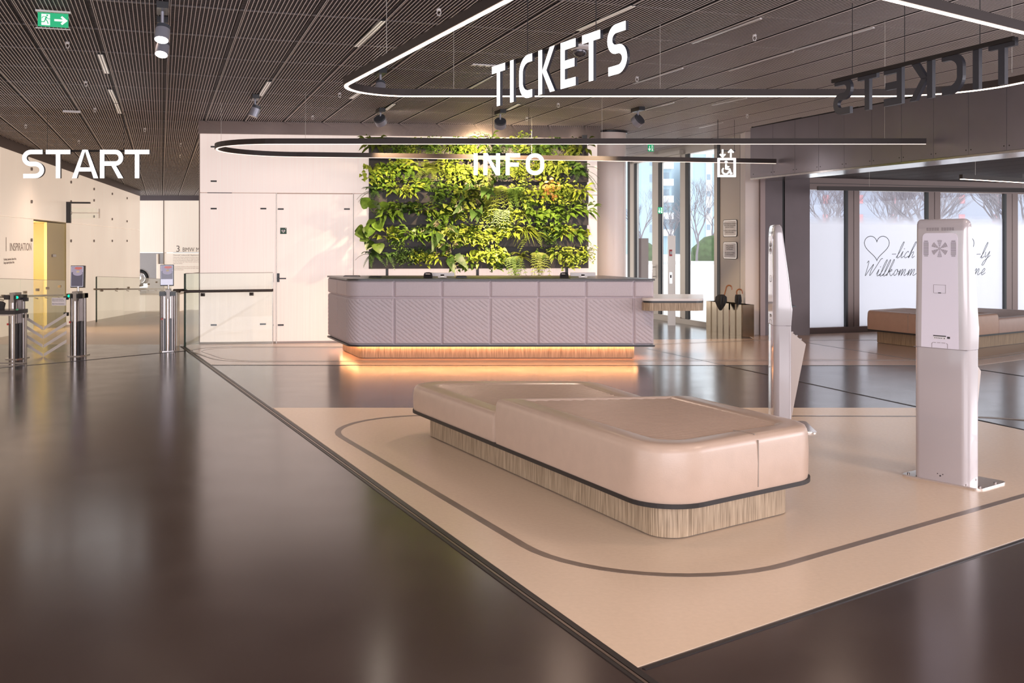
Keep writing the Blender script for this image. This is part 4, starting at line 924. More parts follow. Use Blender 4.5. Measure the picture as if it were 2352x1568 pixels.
# ------------------------------------------------------------------ spotlights
def spot(lab, px, py, Y, aim, r, L, lit, power=0, track=.28, color=(1, .8, .62), cone=70, group='ceiling spotlights', pan=0):
    p = AT(px, py, Y); t = thing('spotlight', lab, 'spotlight', tuple(p), 0, None); a = Vector(aim).normalized()
    up = HC-p.z
    b = MB(); b.box(-.045, .045, -track/2, track/2, up-.055, up-.002); b.obj('track_adapter', M['black'], t, rz=GA)
    b = MB(); b.cyl((0, 0, up-.05), (0, 0, .02), .013, n=8); b.obj('stem', M['spot_body'], t)
    c0 = -a*L/2; c1 = a*L/2
    b = MB(); b.cyl(c0+a*L*.25, c1, r, n=28); bd = b.obj('lamp_body', M['spot_body'], t)
    b = MB(); b.cyl(c0, c0+a*L*.25, r*.97, n=28); b.obj('lamp_cap', M['spot_face'], t)
    b = MB(); b.cyl(c1, c1+a*.004, r*.86, n=28); b.obj('lens', M['lens' if lit else 'lens_off'], t)
    if power:
        d = bpy.data.lights.new('spot_beam', 'SPOT'); d.energy = power; d.color = color; d.spot_size = math.radians(cone); d.spot_blend = .6; d.shadow_soft_size = .05
        o = bpy.data.objects.new('spot_beam', d); C.objects.link(o); o.parent = t; o.location = c1+a*.03; o.rotation_euler = a.to_track_quat('-Z', 'Y').to_euler()
    return t
spot('twin spotlight on the ceiling at the left, the nearer lit lamp', 373, 76, 8.45, (.0, -.38, -1), .058, .13, True, 45)
spot('twin spotlight on the ceiling at the left, the farther lit lamp', 373, 112, 9.0, (-.02, -.45, -1), .056, .12, True, 45)
spot('grey spotlight turned down to the left above the white wall', 586, 255, 13.6, (-.35, -.1, -1), .062, .15, False)
spot('lit spotlight shining behind the corner of the big light loop', 874, 201, 11.6, (.05, -.6, -1), .058, .13, True, 60)
GX = [-1.55, -.3, 1.0]
spot('drum spotlight aimed at the left of the planter wall', 874, 277, 14.95, (.30, .75, -.75), .088, .10, True, 330, color=(1, .76, .46), cone=74)
spot('drum spotlight aimed at the middle of the planter wall', 1149, 284, 15.1, (-.03, .75, -.8), .088, .10, True, 640, color=(1, .76, .46), cone=128)
spot('drum spotlight aimed at the planter wall from beside the round column', 1465, 277, 14.8, (-.7, .65, -.62), .088, .10, True, 330, color=(1, .76, .48), cone=84)

# dome camera, sprinklers, small ceiling devices
p = AT(1332, 112, 10.2); t = thing('dome_camera', 'white dome security camera on the ceiling behind the TICKETS letters', 'security camera', (p.x, p.y, HC))
b = MB(); b.cyl((0,0,0), (0,0,-.02), .108, .108, 32); b.cyl((0,0,-.02), (0,0,-.045), .108, .075, 32); b.obj('mount_ring', M['white_plastic'], t)
b = MB(); b.sphere((0,0,-.045), .072, 1, 28, 10, z0=-1, z1=0); b.obj('dome', mat('smoked_dome', (.12, .11, .12), .06, .6), t)
SP = [(155,98),(197,188),(218,249),(181,323),(59,287),(333,295),(415,330),(1008,22),(780,214),(718,266),(1282,238),(1463,177),(1733,81),(1716,263),(414,356),(281,372),(1210,270)]
SPL = ['below the exit sign', 'left of the twin slot lights', 'above the right START cable', 'above the START letters', 'at the far left edge', 'right of the START cable', 'near the white wall corner', 'above the big light loop', 'left of the big loop corner', 'above the long narrow loop', 'below the TICKETS letters', 'right of the TICKETS letters', 'between the two TICKETS signs', 'near the metal bulkhead', 'beside the white wall corner, lower', 'behind the START letters', 'in the plant lamps\' glow']
for (px, py), ll in zip(SP, SPL):
    p = FLc(px, py); t = thing('sprinkler', 'tiny white ceiling sprinkler '+ll, 'sprinkler', (p.x, p.y, HC), 0, 'ceiling sprinklers')
    b = MB(); b.cyl((0,0,.01), (0,0,-.012), .02, n=10); b.cyl((0,0,-.05), (0,0,-.054), .016, n=10); b.tube([(.012,0,-.01),(.018,0,-.03),(.006,0,-.05)], .0035, 5); b.tube([(-.012,0,-.01),(-.018,0,-.03),(-.006,0,-.05)], .0035, 5); b.obj('sprinkler_head', M['white_plastic'], t)
p = FLc(165, 254); b = MB(); b.box(-.12, .12, -.025, .025, -.03, 0); o = b.obj('emergency_light', M['white_plastic'], loc=tuple(p), rz=GA); tag(o, 'small white flat emergency light on the ceiling at the left', 'ceiling light')
p = FLc(1112, 149); t = thing('speaker_plate', 'flat white ceiling plate with three dark openings left of TICKETS', 'ceiling plate', tuple(p), GA)
b = MB(); b.box(-.14, .14, -.04, .04, -.012, 0); b.obj('plate', M['white_plastic'], t)
b = MB()
for x in (-.08, 0, .08): b.cyl((x,0,-.013), (x,0,-.016), .014, n=10)
b.obj('openings', M['black'], t)

# exit signs
def running_man(b, cx, cz, s, y):
    R = lambda pts, w_: b.ribbon([(cx+x*s, cz+z*s) for x, z in pts], w_*s, y-.001, y, 0, 0)
    b.poly_xz([(cx+x*s, cz+z*s) for x, z in arc(.12,.36,.075,.075,0,330,11)], y-.001, y, 0, 0)
    R([(.06,.25),(-.02,.02)], .06); R([(-.02,.02),(.12,-.12),(.2,-.36)], .035); R([(-.02,.02),(-.12,-.2),(-.34,-.2)], .035); R([(.05,.24),(-.2,.26),(-.3,.08)], .025); R([(.06,.22),(.2,.06),(.34,.08)], .025)
def exit_sign(lab, p, wd, ht, rz, hang=None, down=False, frame=True):
    t = thing('exit_sign', lab, 'sign', tuple(p), rz)
    b = MB(); b.box(-wd/2, wd/2, 0, .008, -ht/2, ht/2); b.obj('sign_plate', M['green_sign'], t)
    b = MB(); dx = -wd*.24 if not down else wd*.25; b.box(dx-wd*.14, dx+wd*.14, -.002, 0, -ht*.40, ht*.40)
    if down: b.ribbon([(-wd*.24,ht*.32),(-wd*.24,-ht*.3)], ht*.07, -.002, 0, 0, 0); b.ribbon([(-wd*.24-ht*.2,-.08*ht),(-wd*.24,-ht*.34),(-wd*.24+ht*.2,-.08*ht)], ht*.07, -.002, 0, 0, 0)
    else: b.ribbon([(wd*.04,0),(wd*.38,0)], ht*.075, -.002, 0, 0, 0); b.ribbon([(wd*.27,ht*.27),(wd*.42,0),(wd*.27,-ht*.27)], ht*.075, -.002, 0, 0, 0)
    b.obj('pictogram', M['sign_white'], t)
    b = MB(); running_man(b, dx, 0, ht*.85, -.003); b.obj('running_figure', M['green_sign'], t)
    if frame:
        b = MB(); b.box(-wd*.57, wd*.57, -.015, .02, ht*.55, ht*.67); b.box(-wd*.57, wd*.57, -.006, .012, -ht*.66, -ht*.6); b.obj('frame_rail', M['white_plastic'], t)
        b = MB(); b.box(-wd*.55, wd*.55, .009, .012, -ht*.6, ht*.55); b.obj('clear_plate', M['glass'], t)
        if hang: b = MB(); b.cyl((-wd*.4,0,ht*.67), (-wd*.4,0,hang-p.z), .003, n=5); b.cyl((wd*.4,0,ht*.67), (wd*.4,0,hang-p.z), .003, n=5); b.obj('hanger', M['alu'], t)
    return t
exit_sign('green exit sign with running figure and right arrow at the upper left ceiling', AT(122, 46, 8.6), .235, .115, GA, HC)
exit_sign('small green exit sign with down arrow above the glass entrance door', AT(1495, 340, 19.0), .125, .125, math.radians(25), HC, True, False)

# ------------------------------------------------------------------ bulkhead, side room walls
B0 = Vector((4.0, 17.2)); bd = Vector((1.93, -5.25)).normalized(); BA = math.atan2(bd.y, bd.x)
bk = struct_empty('wall_bulkhead', (B0.x, B0.y, 0), BA)           # local x runs towards the camera, local -y faces the hall... 
BL = 17.5; Zbk = 2.675
s = -.05; i = 0
while s < BL:
    s1 = .0 + .593*(i+1) + .017*0; b = MB(); b.box(s+.0025, s1-.0025, 0, .02, Zbk+.012, HC-.02); b.obj('sheet_panel', M['bulk'], bk); s = s1; i += 1
b = MB(); b.box(-.05, BL, .02, .56, Zbk, HC+.05); b.obj('bulkhead_core', M['joint'], bk)
b = MB(); b.box(-.05, BL, -.006, .58, Zbk-.02, Zbk+.008); b.obj('edge_channel', M['steel'], bk)
b = MB()
for k_ in range(i):
    for sx in (.04, .553):
        b.cyl((k_*.593+sx, 0, Zbk+.07), (k_*.593+sx, -.003, Zbk+.07), .008, n=8)
b.obj('rivets', M['joint'], bk)
for o in [o for o in bk.children]: o.scale = (1, -1, 1) if False else (1, 1, 1)
# the hall side must be -V: rotate so that panels face the hall
bk.rotation_euler = (0, 0, BA); 
for o in bk.children: o.matrix_local = Matrix.Scale(-1, 4, (0, 1, 0)) @ o.matrix_local if (Vector((-bd.y, bd.x)).dot(V) < 0) else o.matrix_local
# dark metal wall below the far end of the bulkhead, and the pale pilaster
Yd = 17.9
b = MB(); b.box(X(1757,Yd), X(1797,Yd), Yd, Yd+.3, 0, 2.76); b.box(X(1803,Yd), X(1860,Yd), Yd, Yd+.35, 0, 2.76, 0); b.box(X(1797,Yd), X(1803,Yd), Yd+.06, Yd+.3, 0, 2.76, 1); b.box(X(1746,Yd), X(1757,Yd), Yd-.02, Yd+.3, 0, 2.72, 2)
struct(b.obj('wall_side', [M['bulk_dark'], M['joint'], M['alu_dark']]))
b = MB(); b.box(X(1712,Yd+.1), X(1746,Yd+.1), Yd+.1, Yd+.5, 0, HC+.05); struct(b.obj('wall_pilaster', M['pilaster']))

# ------------------------------------------------------------------ entrance glazing
E0 = Vector((4.14, 18.3)); ed = Vector((-.2998, .954)).normalized(); EA = math.atan2(ed.y, ed.x)
ew = struct_empty('wall_entrance', (E0.x, E0.y, 0), EA)           # local x away from camera, local +y faces the hall
ES = lambda px: solve(E0, ed, px)
def ebox(px0, px1, z0, z1, name, m, y0=-.12, y1=0, par=None):
    a, c = sorted((ES(px0), ES(px1))); b = MB(); b.box(a, c, y0, y1, z0, z1); return b.obj(name, M[m], par or ew)
TG = 3.37
e1 = struct_empty('window_1', (E0.x, E0.y, 0), EA); e2_ = struct_empty('door_2', (E0.x, E0.y, 0), EA); e3 = struct_empty('window_2', (E0.x, E0.y, 0), EA)
ebox(1441, 1447, 0, HC+.1, 'frame_post', 'seal'); ebox(1447, 1456, 0, HC+.1, 'frame_post', 'alu'); ebox(1456, 1460, .1, TG, 'seal', 'seal', -.03, .003)
ebox(1455, 1498, .1, TG, 'pane', 'window_glass', -.07, -.06, e1)
ebox(1498, 1512, 0, HC+.1, 'frame_post', 'alu'); ebox(1512, 1518, .1, TG, 'seal', 'seal', -.03, .004)
ebox(1517, 1562, .1, TG-.08, 'pane', 'window_glass', -.07, -.06, e2_); ebox(1512, 1564, TG-.08, TG, 'door_frame', 'alu', -.1, .02, e2_); ebox(1512,1564, .0, .12, 'door_rail', 'alu', -.1, .02, e2_)
ebox(1562, 1574, 0, HC+.1, 'frame_post', 'alu'); ebox(1574, 1582, .1, TG, 'seal', 'seal', -.03, .004)
ebox(1585, 1640, .1, TG, 'pane', 'window_glass', -.07, -.06, e3)
ebox(1640, 1648, 0, HC+.1, 'frame_post', 'alu'); ebox(1648, 1654, 0, HC, 'seal', 'seal', -.1, .01); ebox(1654, 1700, 0, HC+.1, 'wall_panel', 'panel_grey', -.1, .0); ebox(1700, 1702, 0, HC, 'joint', 'seal', -.1, .004); ebox(1702, 1716, 0, HC+.1, 'wall_panel', 'panel_grey', -.1, .0)
ebox(1447, 1654, TG, HC+.1, 'transom', 'alu', -.12, .0); ebox(1447, 1654, 0, .1, 'sill', 'alu', -.12, .03); ebox(1505, 1570, TG+.02, TG+.09, 'door_closer', 'alu', 0, .09)
a = ES(1503); b = MB(); b.cyl((a, .05, .85), (a, .05, 1.15), .012, n=8); b.cyl((a, 0, .9), (a, .05, .9), .008, n=6); b.cyl((a, 0, 1.1), (a, .05, 1.1), .008, n=6); b.obj('door_handle', M['chrome'], e2_)
s, z = onwall(E0, ed, 1520, 483); q = E0+ed*s; 
exit_sign('small green exit sign on the glass door, halfway up', Vector((q.x-.03, q.y-.02, z)), .14, .13, math.radians(38), None, True, False)
for py, ll, rows_ in ((524, 'upper', ['Eintrittskarten erhalten', 'Sie an den Automaten', 'und am Schalter.', '', 'Tickets at the machines', 'and at the desk.']), (575, 'lower', ['Keine Speisen', 'und Getränke', 'im Museum.', '', 'No food or drinks', 'in the museum.'])):
    s, z = onwall(E0, ed, 1678, py); q = E0+ed*s; t = thing('notice_board', '%s of two framed paper notices on the grey entrance panel' % ll, 'notice', (q.x, q.y, z), EA+math.pi)
    wd = abs(ES(1662)-ES(1694))/2; hh_ = .155
    b = MB(); rr_ = [(x, zz) for x, zz in rpoly([(-wd,-hh_),(wd,-hh_),(wd,hh_),(-wd,hh_)], .03, 5)]; b.poly_xz(rr_, -.012, 0, 0, 0); b.obj('notice_frame', M['ink'], t)
    b = MB(); b.poly_xz([(x*.93, zz*.94) for x, zz in rr_], -.014, -.012, 0, 0); b.obj('glazing_rim', M['chrome'], t)
    b = MB(); b.box(-wd*.86, wd*.86, -.016, -.014, -hh_*.86, hh_*.86); b.obj('paper', M['paper'], t)
    for i, r in enumerate(rows_):
        if r: text('print', r, .036, M['ink'], t, (0, -.0175, .075-i*.032), align='CENTER', sx=wd/.19, depth=.0003)
# post with door opener
p = FL(1543, 747); t = thing('opener_post', 'slim grey post with red sticker standing before the entrance doors', 'post', (p.x, p.y, 0)); Yp = p.y
b = MB(); hw = 8.5/FPX*Yp; b.box(-hw, hw, 0, .06, 0, ZZ(541,Yp)); b.box(hw*.7, hw, -.003, .06, 0, ZZ(541,Yp)); b.obj('post_body', M['alu'], t)
b = MB(); b.box(-hw*.7, hw*.1, -.006, 0, ZZ(588,Yp), ZZ(573,Yp)); b.obj('red_sticker', M['red'], t)
b = MB(); b.box(-hw*.5, hw*.1, -.0065, -.006, ZZ(584,Yp), ZZ(577,Yp)); b.obj('sticker_symbol', M['paper'], t)
b = MB(); b.box(-hw*.7, hw*.1, -.02, 0, ZZ(651,Yp), ZZ(625,Yp)); b.obj('push_plate', M['steel'], t); b = MB(); b.box(-hw*.5, -hw*.1, -.024, -.02, ZZ(638,Yp), ZZ(631,Yp)); b.obj('push_symbol', M['ink'], t)
q = AT(1474, 547, 24.5); b = MB(); b.box(-.16, .16, 0, .12, 0, q.z+.06); o = b.obj('outdoor_post', M['alu_dark'], loc=(q.x, 24.5, -.06)); tag(o, 'dark grey upright post outside behind the leftmost entrance pane', 'post')
# umbrella stand
us = [FL(1622,760).xy, FL(1706,774).xy, FL(1732,773).xy]; us.append(us[0]+(us[2]-us[1]))
um = (us[0]+us[2])/2; t = thing('umbrella_stand', 'polished metal umbrella stand with fluted front beside the grey entrance panel', 'umbrella stand', (um.x, um.y, 0))
zt_ = ZZ(700, us[1].y); P_ = [p-um for p in us]
outer = []
nfl = 6
for i in range(nfl):
    a_ = P_[0].lerp(P_[1], i/nfl); c_ = P_[0].lerp(P_[1], (i+1)/nfl); m_ = (a_+c_)/2; dd = (c_-a_).normalized(); nn = Vector((dd.y, -dd.x))
    outer += [a_, a_.lerp(c_, .12)+nn*.012, a_.lerp(c_, .88)+nn*.012]
outer += [P_[1], P_[2], P_[3]]
inn = inset([tuple(p) for p in P_], .015)
b = MB(); b.loft([[(p.x,p.y,0) for p in outer],[(p.x,p.y,zt_) for p in outer]], 0, False, True, False); b.obj('stand_shell', M['brass'], t)
b = MB(); b.prism(inn, .0, zt_-.06, 0); b.obj('stand_inner', M['black'], t)
def umbrella(lab, px, py, lean, fat, fl):
    Y = us[1].y+.42; p = AT(px, py, Y); zb0 = .43; t = thing('umbrella', lab, 'umbrella', (p.x-lean*.1, Y, zb0)); top = ZZ(py, Y)-zb0
    hx = lean*.1
    b = MB(); r_ = .05; sg = fl
    b.tube([(0,0,top*.35),(hx*.7,0,top-.16),(hx,0,top-r_*1.0)]+[(hx+sg*(r_-r_*math.cos(a)), 0, top-r_+r_*math.sin(a)) for a in [math.pi*i/8 for i in range(1, 9)]]+[(hx+sg*2*r_,0,top-r_-.03)], .012, 8); b.obj('handle', M['handle_wood'], t)
    b = MB(); n = 16; rings = []
    for k_, (zz, rr) in enumerate([(0,.02),(.08,.05*fat),(.16,.075*fat),(.235,.07*fat),(.275,.035)]):
        rings.append([(hx*.5*zz+rr*(1+.35*(i % 2)*(zz>.05))*math.cos(2*math.pi*i/n), rr*(1+.35*(i % 2))*math.sin(2*math.pi*i/n), zz) for i in range(n)])
    b.loft(rings, 0, False); b.tube([(hx*.2,0,.22),(.0,-.08*fat,.25),(-.02,-.1*fat,.1)], [.02,.025,.006], 6)
    b.obj('folded_canopy', M['umbrella'], t)
umbrella('black umbrella with curved wooden handle, the bulkier left one in the stand', 1668, 655, 1, 1.05, 1); umbrella('slim black umbrella with curved wooden handle, the right one in the stand', 1692, 664, -.3, .6, 1)

# ------------------------------------------------------------------ frosted window wall
Wd0 = Vector((5.28, 18.29)); wdd = Vector((.939, .343)).normalized(); WDA = math.atan2(wdd.y, wdd.x)
ww = struct_empty('wall_window_front', (Wd0.x, Wd0.y, 0), WDA)
WP = lambda px: solve(Wd0, wdd, px)
x_end = WP(2352)+4.0
def wbox(a, c, z0, z1, name, m, y0=0, y1=.12, par=None): b = MB(); b.box(a, c, y0, y1, z0, z1); return b.obj(name, M[m], par or ww)
wbox(-.15, x_end, 2.55, 2.80, 'header', 'alu_dark', -.02); wbox(-.15, x_end, 0, .10, 'sill', 'alu_dark', -.03)
wbox(-.15, x_end, 2.66, 2.668, 'header_joint', 'seal', -.024, 0)
mul = [(1948,1974),(2133,2160),(2312,2338)]; step = WP(2312)-WP(2133)
panes = [(WP(1858), WP(1948))]+[(WP(mul[i][1]), WP(mul[i+1][0])) for i in range(2)]+[(WP(2338), WP(2338)+step-.2)]
for a, c in mul:
    a, c = WP(a), WP(c); wbox(a, (a+c)/2-.006, .1, 2.55, 'mullion', 'alu_dark'); wbox((a+c)/2+.006, c, .1, 2.55, 'mullion', 'alu_dark'); wbox(a, c, .1, 2.55, 'mullion_core', 'seal', .01, .11)
wbox(panes[-1][1], panes[-1][1]+.2, .1, 2.55, 'mullion', 'alu_dark'); wbox(panes[-1][1]+.2, x_end, .1, 2.55, 'blind_panel', 'bulk_dark')
for i, (a, c) in enumerate(panes):
    wn = struct_empty('window_%d' % (i+3), (Wd0.x, Wd0.y, 0), WDA)
    wbox(a, c, .1, 2.55, 'pane', 'window_glass', .06, .07, wn); wbox(c-.05, c, .1, 2.55, 'seal', 'seal', .0, .06, wn)
    b = MB(); b.add([(a,.055,.1),(c-.05,.055,.1),(c-.05,.055,2.2),(a,.055,2.2)], [(0,1,2,3)]); b.obj('frosted_film', M['film'], wn)
# handwriting on the film
def spl(pts, n=6):
    out = []; P = [Vector(p) for p in pts]; N = len(P)
    for i in range(N-1):
        p0, p1, p2, p3 = P[max(i-1,0)], P[i], P[i+1], P[min(i+2,N-1)]
        for k_ in range(n):
            t = k_/n; out.append(.5*((2*p1)+(-p0+p2)*t+(2*p0-5*p1+4*p2-p3)*t*t+(-p0+3*p1-3*p2+p3)*t**3))
    out.append(P[-1]); return out
G = {'-': (.55, [[(0,.42),(.4,.44)]]), 'l': (.34, [[(-.05,.0),(.15,.7),(.28,1.65),(.22,1.85),(.1,1.2),(.06,.1),(.16,0),(.34,.2)]]),
     'i': (.36, [[(0,.2),(.12,.75),(.1,.15),(.18,0),(.36,.2)], [(.16,1.0),(.19,1.1)]]), 'c': (.46, [[(.36,.62),(.25,.75),(.08,.45),(.08,.1),(.22,0),(.46,.2)]]),
     'h': (.6, [[(0,.0),(.18,.9),(.34,1.75),(.24,1.8),(.12,.9),(.06,0),(.2,.55),(.36,.7),(.38,.4),(.36,.08),(.46,0),(.6,.2)]]),
     'y': (.6, [[(.02,.72),(.04,.3),(.16,.08),(.36,.6),(.42,.75),(.36,.1),(.18,-.8),(.02,-.85),(.1,-.4),(.6,.3)]]),
     'W': (1.15, [[(-.1,1.5),(.0,1.75),(.08,1.2),(.12,.05),(.3,.6),(.58,1.35),(.52,.6),(.56,.05),(.8,.7),(1.12,1.9),(1.3,2.0)]]),
     'k': (.62, [[(-.05,-.0),(.15,.7),(.3,1.7),(.22,1.85),(.1,1.0),(.04,0)], [(.08,.35),(.3,.75),(.38,.6),(.2,.42),(.34,.1),(.46,0),(.62,.25)]]),
     'o': (.5, [[(.3,.72),(.14,.68),(.05,.3),(.14,.02),(.3,.15),(.36,.5),(.28,.72),(.34,.5),(.5,.5)]]),
     'm': (.9, [[(0,.15),(.1,.7),(.08,.0),(.26,.7),(.34,.62),(.32,.0),(.5,.7),(.6,.62),(.58,.1),(.68,0),(.9,.25)]]),
     'e': (.46, [[(.02,.2),(.24,.35),(.32,.62),(.22,.76),(.08,.45),(.1,.08),(.22,0),(.46,.25)]]),
     'n': (.62, [[(0,.15),(.1,.7),(.08,.0),(.26,.7),(.34,.62),(.32,.1),(.42,0),(.62,.25)]])}
def script(wall_e, word, x, z, size, name='handwriting', dy=.045):
    b = MB(); cx_ = x
    for ch in word:
        adv, strokes = G[ch]
        for st_ in strokes:
            pts = spl([(cx_+(p[0]*1.46+p[1]*.40)*size, z+p[1]*size) for p in st_]); b.ribbon([(p.x, p.y) for p in pts], size*.030, dy, dy+.002, 0, 0)
        cx_ += adv*1.46*size
    o = b.obj(name, M['ink'], wall_e, fix=False); return cx_
def heart_line(wall_e, cx_, cz, s, dy=.045):
    pts = []
    for i in range(40):
        a = 2*math.pi*i/40; pts.append((cx_+s*.074*16*math.sin(a)**3, cz+s*.066*(13*math.cos(a)-5*math.cos(2*a)-2*math.cos(3*a)-math.cos(4*a))))
    b = MB(); b.ribbon(pts, .0055, dy, dy+.002, 0, 0, closed=True); b.obj('heart_outline', M['ink'], wall_e, fix=False)
def wxy(px, py): s_, z_ = onwall(Wd0, wdd, px, py); return s_, z_
hx0, hz = wxy(2018, 568); heart_line(ww, hx0, hz+.02, .235)
sx_, sz = wxy(2050, 592); script(ww, '-lich', sx_, sz, .157)
sx_, sz = wxy(1988, 634); script(ww, 'Willkommen', sx_, sz, .157)
hx0, hz = wxy(2215, 568); heart_line(ww, hx0, hz+.02, .235)
sx_, sz = wxy(2245, 592); script(ww, '-ly', sx_, sz, .157)
sx_, sz = wxy(2172, 632); script(ww, 'Welcome'.replace('W', 'W'), sx_, sz, .157)

# ------------------------------------------------------------------ turnstiles, gate, table, balustrades
def arrows(parent, x, y, z, sg, s=.012):
    b = MB()
    for k_ in (0, 1): x0 = x+k_*s*1.1; b.ribbon([(x0-sg*s*.4,z+s),(x0+sg*s*.4,z),(x0-sg*s*.4,z-s)], s*.28, y-.003, y, 0, 0)
    return b.obj('direction_arrows', M['arrow_green'], parent)
def turnstile(lab, loc, rz, screen, arrow=None, side=None, dome=False):
    t = thing('turnstile_post', lab, 'turnstile', loc, rz); h_ = .88
    b = MB(); b.prism([(-.14,-.05),(-.08,-.13),(.12,-.13),(.16,-.05),(.16,.2),(-.14,.2)], 0, .012); b.obj('floor_plate', M['steel'], t)
    b = MB()
    for x in (-.105, .125 if side != 'L' else .125): b.cyl((x, .06, .012), (x, .06, h_-.05), .03, n=20)
    b.box(-.105, .125, .04, .12, .012, h_-.05); b.obj('rear_columns', M['steel_dark'], t)
    b = MB(); b.cyl((0.01, -.075, .012), (.01, -.075, h_-.03), .031, n=24); b.obj('front_column', M['steel'], t)
    b = MB(); b.box(-.06, .08, -.045, .04, .012, h_*.55); b.obj('glass_body', M['blackgloss'], t)
    b = MB(); b.box(-.05, -.035, -.05, .04, h_*.56, h_-.07); b.box(.055, .068, -.05, .04, h_*.56, h_-.07); b.obj('guide_rails', M['steel'], t)
    b = MB(); b.box(-.135, -.04, -.09, .13, h_-.06, h_+.005); b.box(.055, .155, -.09, .13, h_-.06, h_+.005); b.box(-.135, .155, 0, .13, h_-.06, h_+.005); hd = b.obj('head_unit', M['blackgloss'], t)
    b = MB(); b.box(-.03, .07, -.1, .1, h_, h_+.035); b.box(-.01, .05, -.115, -.095, h_-.1, h_+.02); b.obj('ticket_reader', M['reader'], t)
    b = MB(); b.box(-.105, -.075, -.052, -.04, h_*.53, h_*.56); b.obj('indicator', M['red'], t)
    if arrow: arrows(hd, -.1 if arrow == 'L' else .095, -.091, h_-.028, -1 if arrow == 'L' else 1, .016)
    if side:
        sx = 1 if side == 'R' else -1; b = MB()
        for z in (.60, .83): b.box(min(sx*.15, sx*.225), max(sx*.15, sx*.225), .0, .05, z-.035, z+.015)
        b.obj('gate_hinge', M['black'], t)
    t.scale = (.8, .85, 1)
    if screen:
        s_ = thing('info_screen', None, None) if False else None
        b = MB(); b.cyl((.02, .03, h_+.03), (.02, .03, h_+.1), .02, n=12); b.obj('screen_neck', M['steel'], t)
        b = MB(); b.box(-.125, .115, -.01, .05, h_+.085, h_+.40); sb = b.obj('screen_housing', M['black'], t); sb.rotation_euler = (-.06, 0, 0)
        z0, z1 = h_+.10, h_+.39; y = -.012
        b = MB(); b.box(-.118, .10, y, y+.002, z0, z1, 0); b.box(-.112, .094, y-.001, y, z0+.006, z1-.006, 1); b.box(-.112, .094, y-.0015, y-.001, z1-.085, z1-.01, 2)
        b.poly_xz([(-.06,z1-.03),(-.03,z1-.012),(.07,z1-.014),(.08,z1-.035),(.02,z1-.05),(-.03,z1-.045)], y-.0025, y-.002, 3, 3)
        b.poly_xz([(x, z) for x, z in arc(0, z1-.10, .085, .035, 0, 350, 20)], y-.0022, y-.0018, 2, 2)
        b.poly_xz([(-.02,z1-.09),(.02,z1-.09),(.035,z1-.075),(.01,z1-.06),(-.02,z1-.07)], y-.003, y-.0025, 5, 5)
        if screen == 2: b.box(-.112, .094, y-.0018, y-.001, z0+.006, z0+.085, 4)
        b.obj('screen_picture', [M['screen_light'], M['screen_dark'], M['screen_sky'], M['screen_red'], M['screen_light'], M['yellow']], sb)
    return t
p = FL(175, 819); turnstile('middle steel turnstile post with a tilted picture screen and green arrows', ((175-CX)/FPX*(p.y+.12), p.y+.12, 0), 0, 1, 'L', 'L')
p = FL(384, 808); turnstile('right steel turnstile post with picture screen beside the glass balustrade', ((384-CX)/FPX*(p.y+.12), p.y+.12, 0), .28, 2, None, None)
p = FL(33, 826); turnstile('left steel turnstile post without screen, behind the small black table', ((33-CX)/FPX*(p.y+.12), p.y+.12, 0), -.05, 0, 'R', 'R')
p = FL(400, 795); b = MB(); b.cyl((0,0,0), (0,0,.86), .05, n=20); o = b.obj('guide_post', M['alu'], loc=(p.x, p.y+.1, 0)); tag(o, 'plain bronze-toned round post directly behind the right turnstile', 'post')
# gate wing with chevrons
Yg = 14.52; gx0_, gx1_ = X(46, Yg), X(153, Yg); gm = (gx0_+gx1_)/2; gw_ = (gx1_-gx0_)
t = thing('glass_gate', 'pair of glass gate wings with frosted chevrons between left and middle turnstiles', 'gate', (gm, Yg, 0))
for sg in (-1, 1):
    b = MB(); x0, x1 = (-.5*gw_, -.006) if sg < 0 else (.006, .5*gw_); b.box(x0, x1, 0, .008, .06, .87); b.obj('gate_wing', M['glass_green'], t)
    b = MB()
    for k_ in range(4):
        z = .62-k_*.125; xx0, xx1 = x0, x1
        za, zb2 = (z, z-.2) if sg < 0 else (z-.2, z); b.poly_xz([(x0,za-.045),(x1,zb2-.045),(x1,zb2),(x0,za)], -.002, 0, 0, 0)
    b.obj('frosted_chevrons', M['frost'], t)
b = MB(); b.box(.12, .32, -.006, -.002, .72, .83); ps = b.obj('paper_notice', M['paper'], t)
for i, r in enumerate(['Bitte einzeln eintreten', 'Please enter one by one', '', 'Bitte Ticket bereithalten']):
    if r: text('print', r, .017, M['ink'], ps, (.13, -.0075, .805-i*.022), depth=.0003)
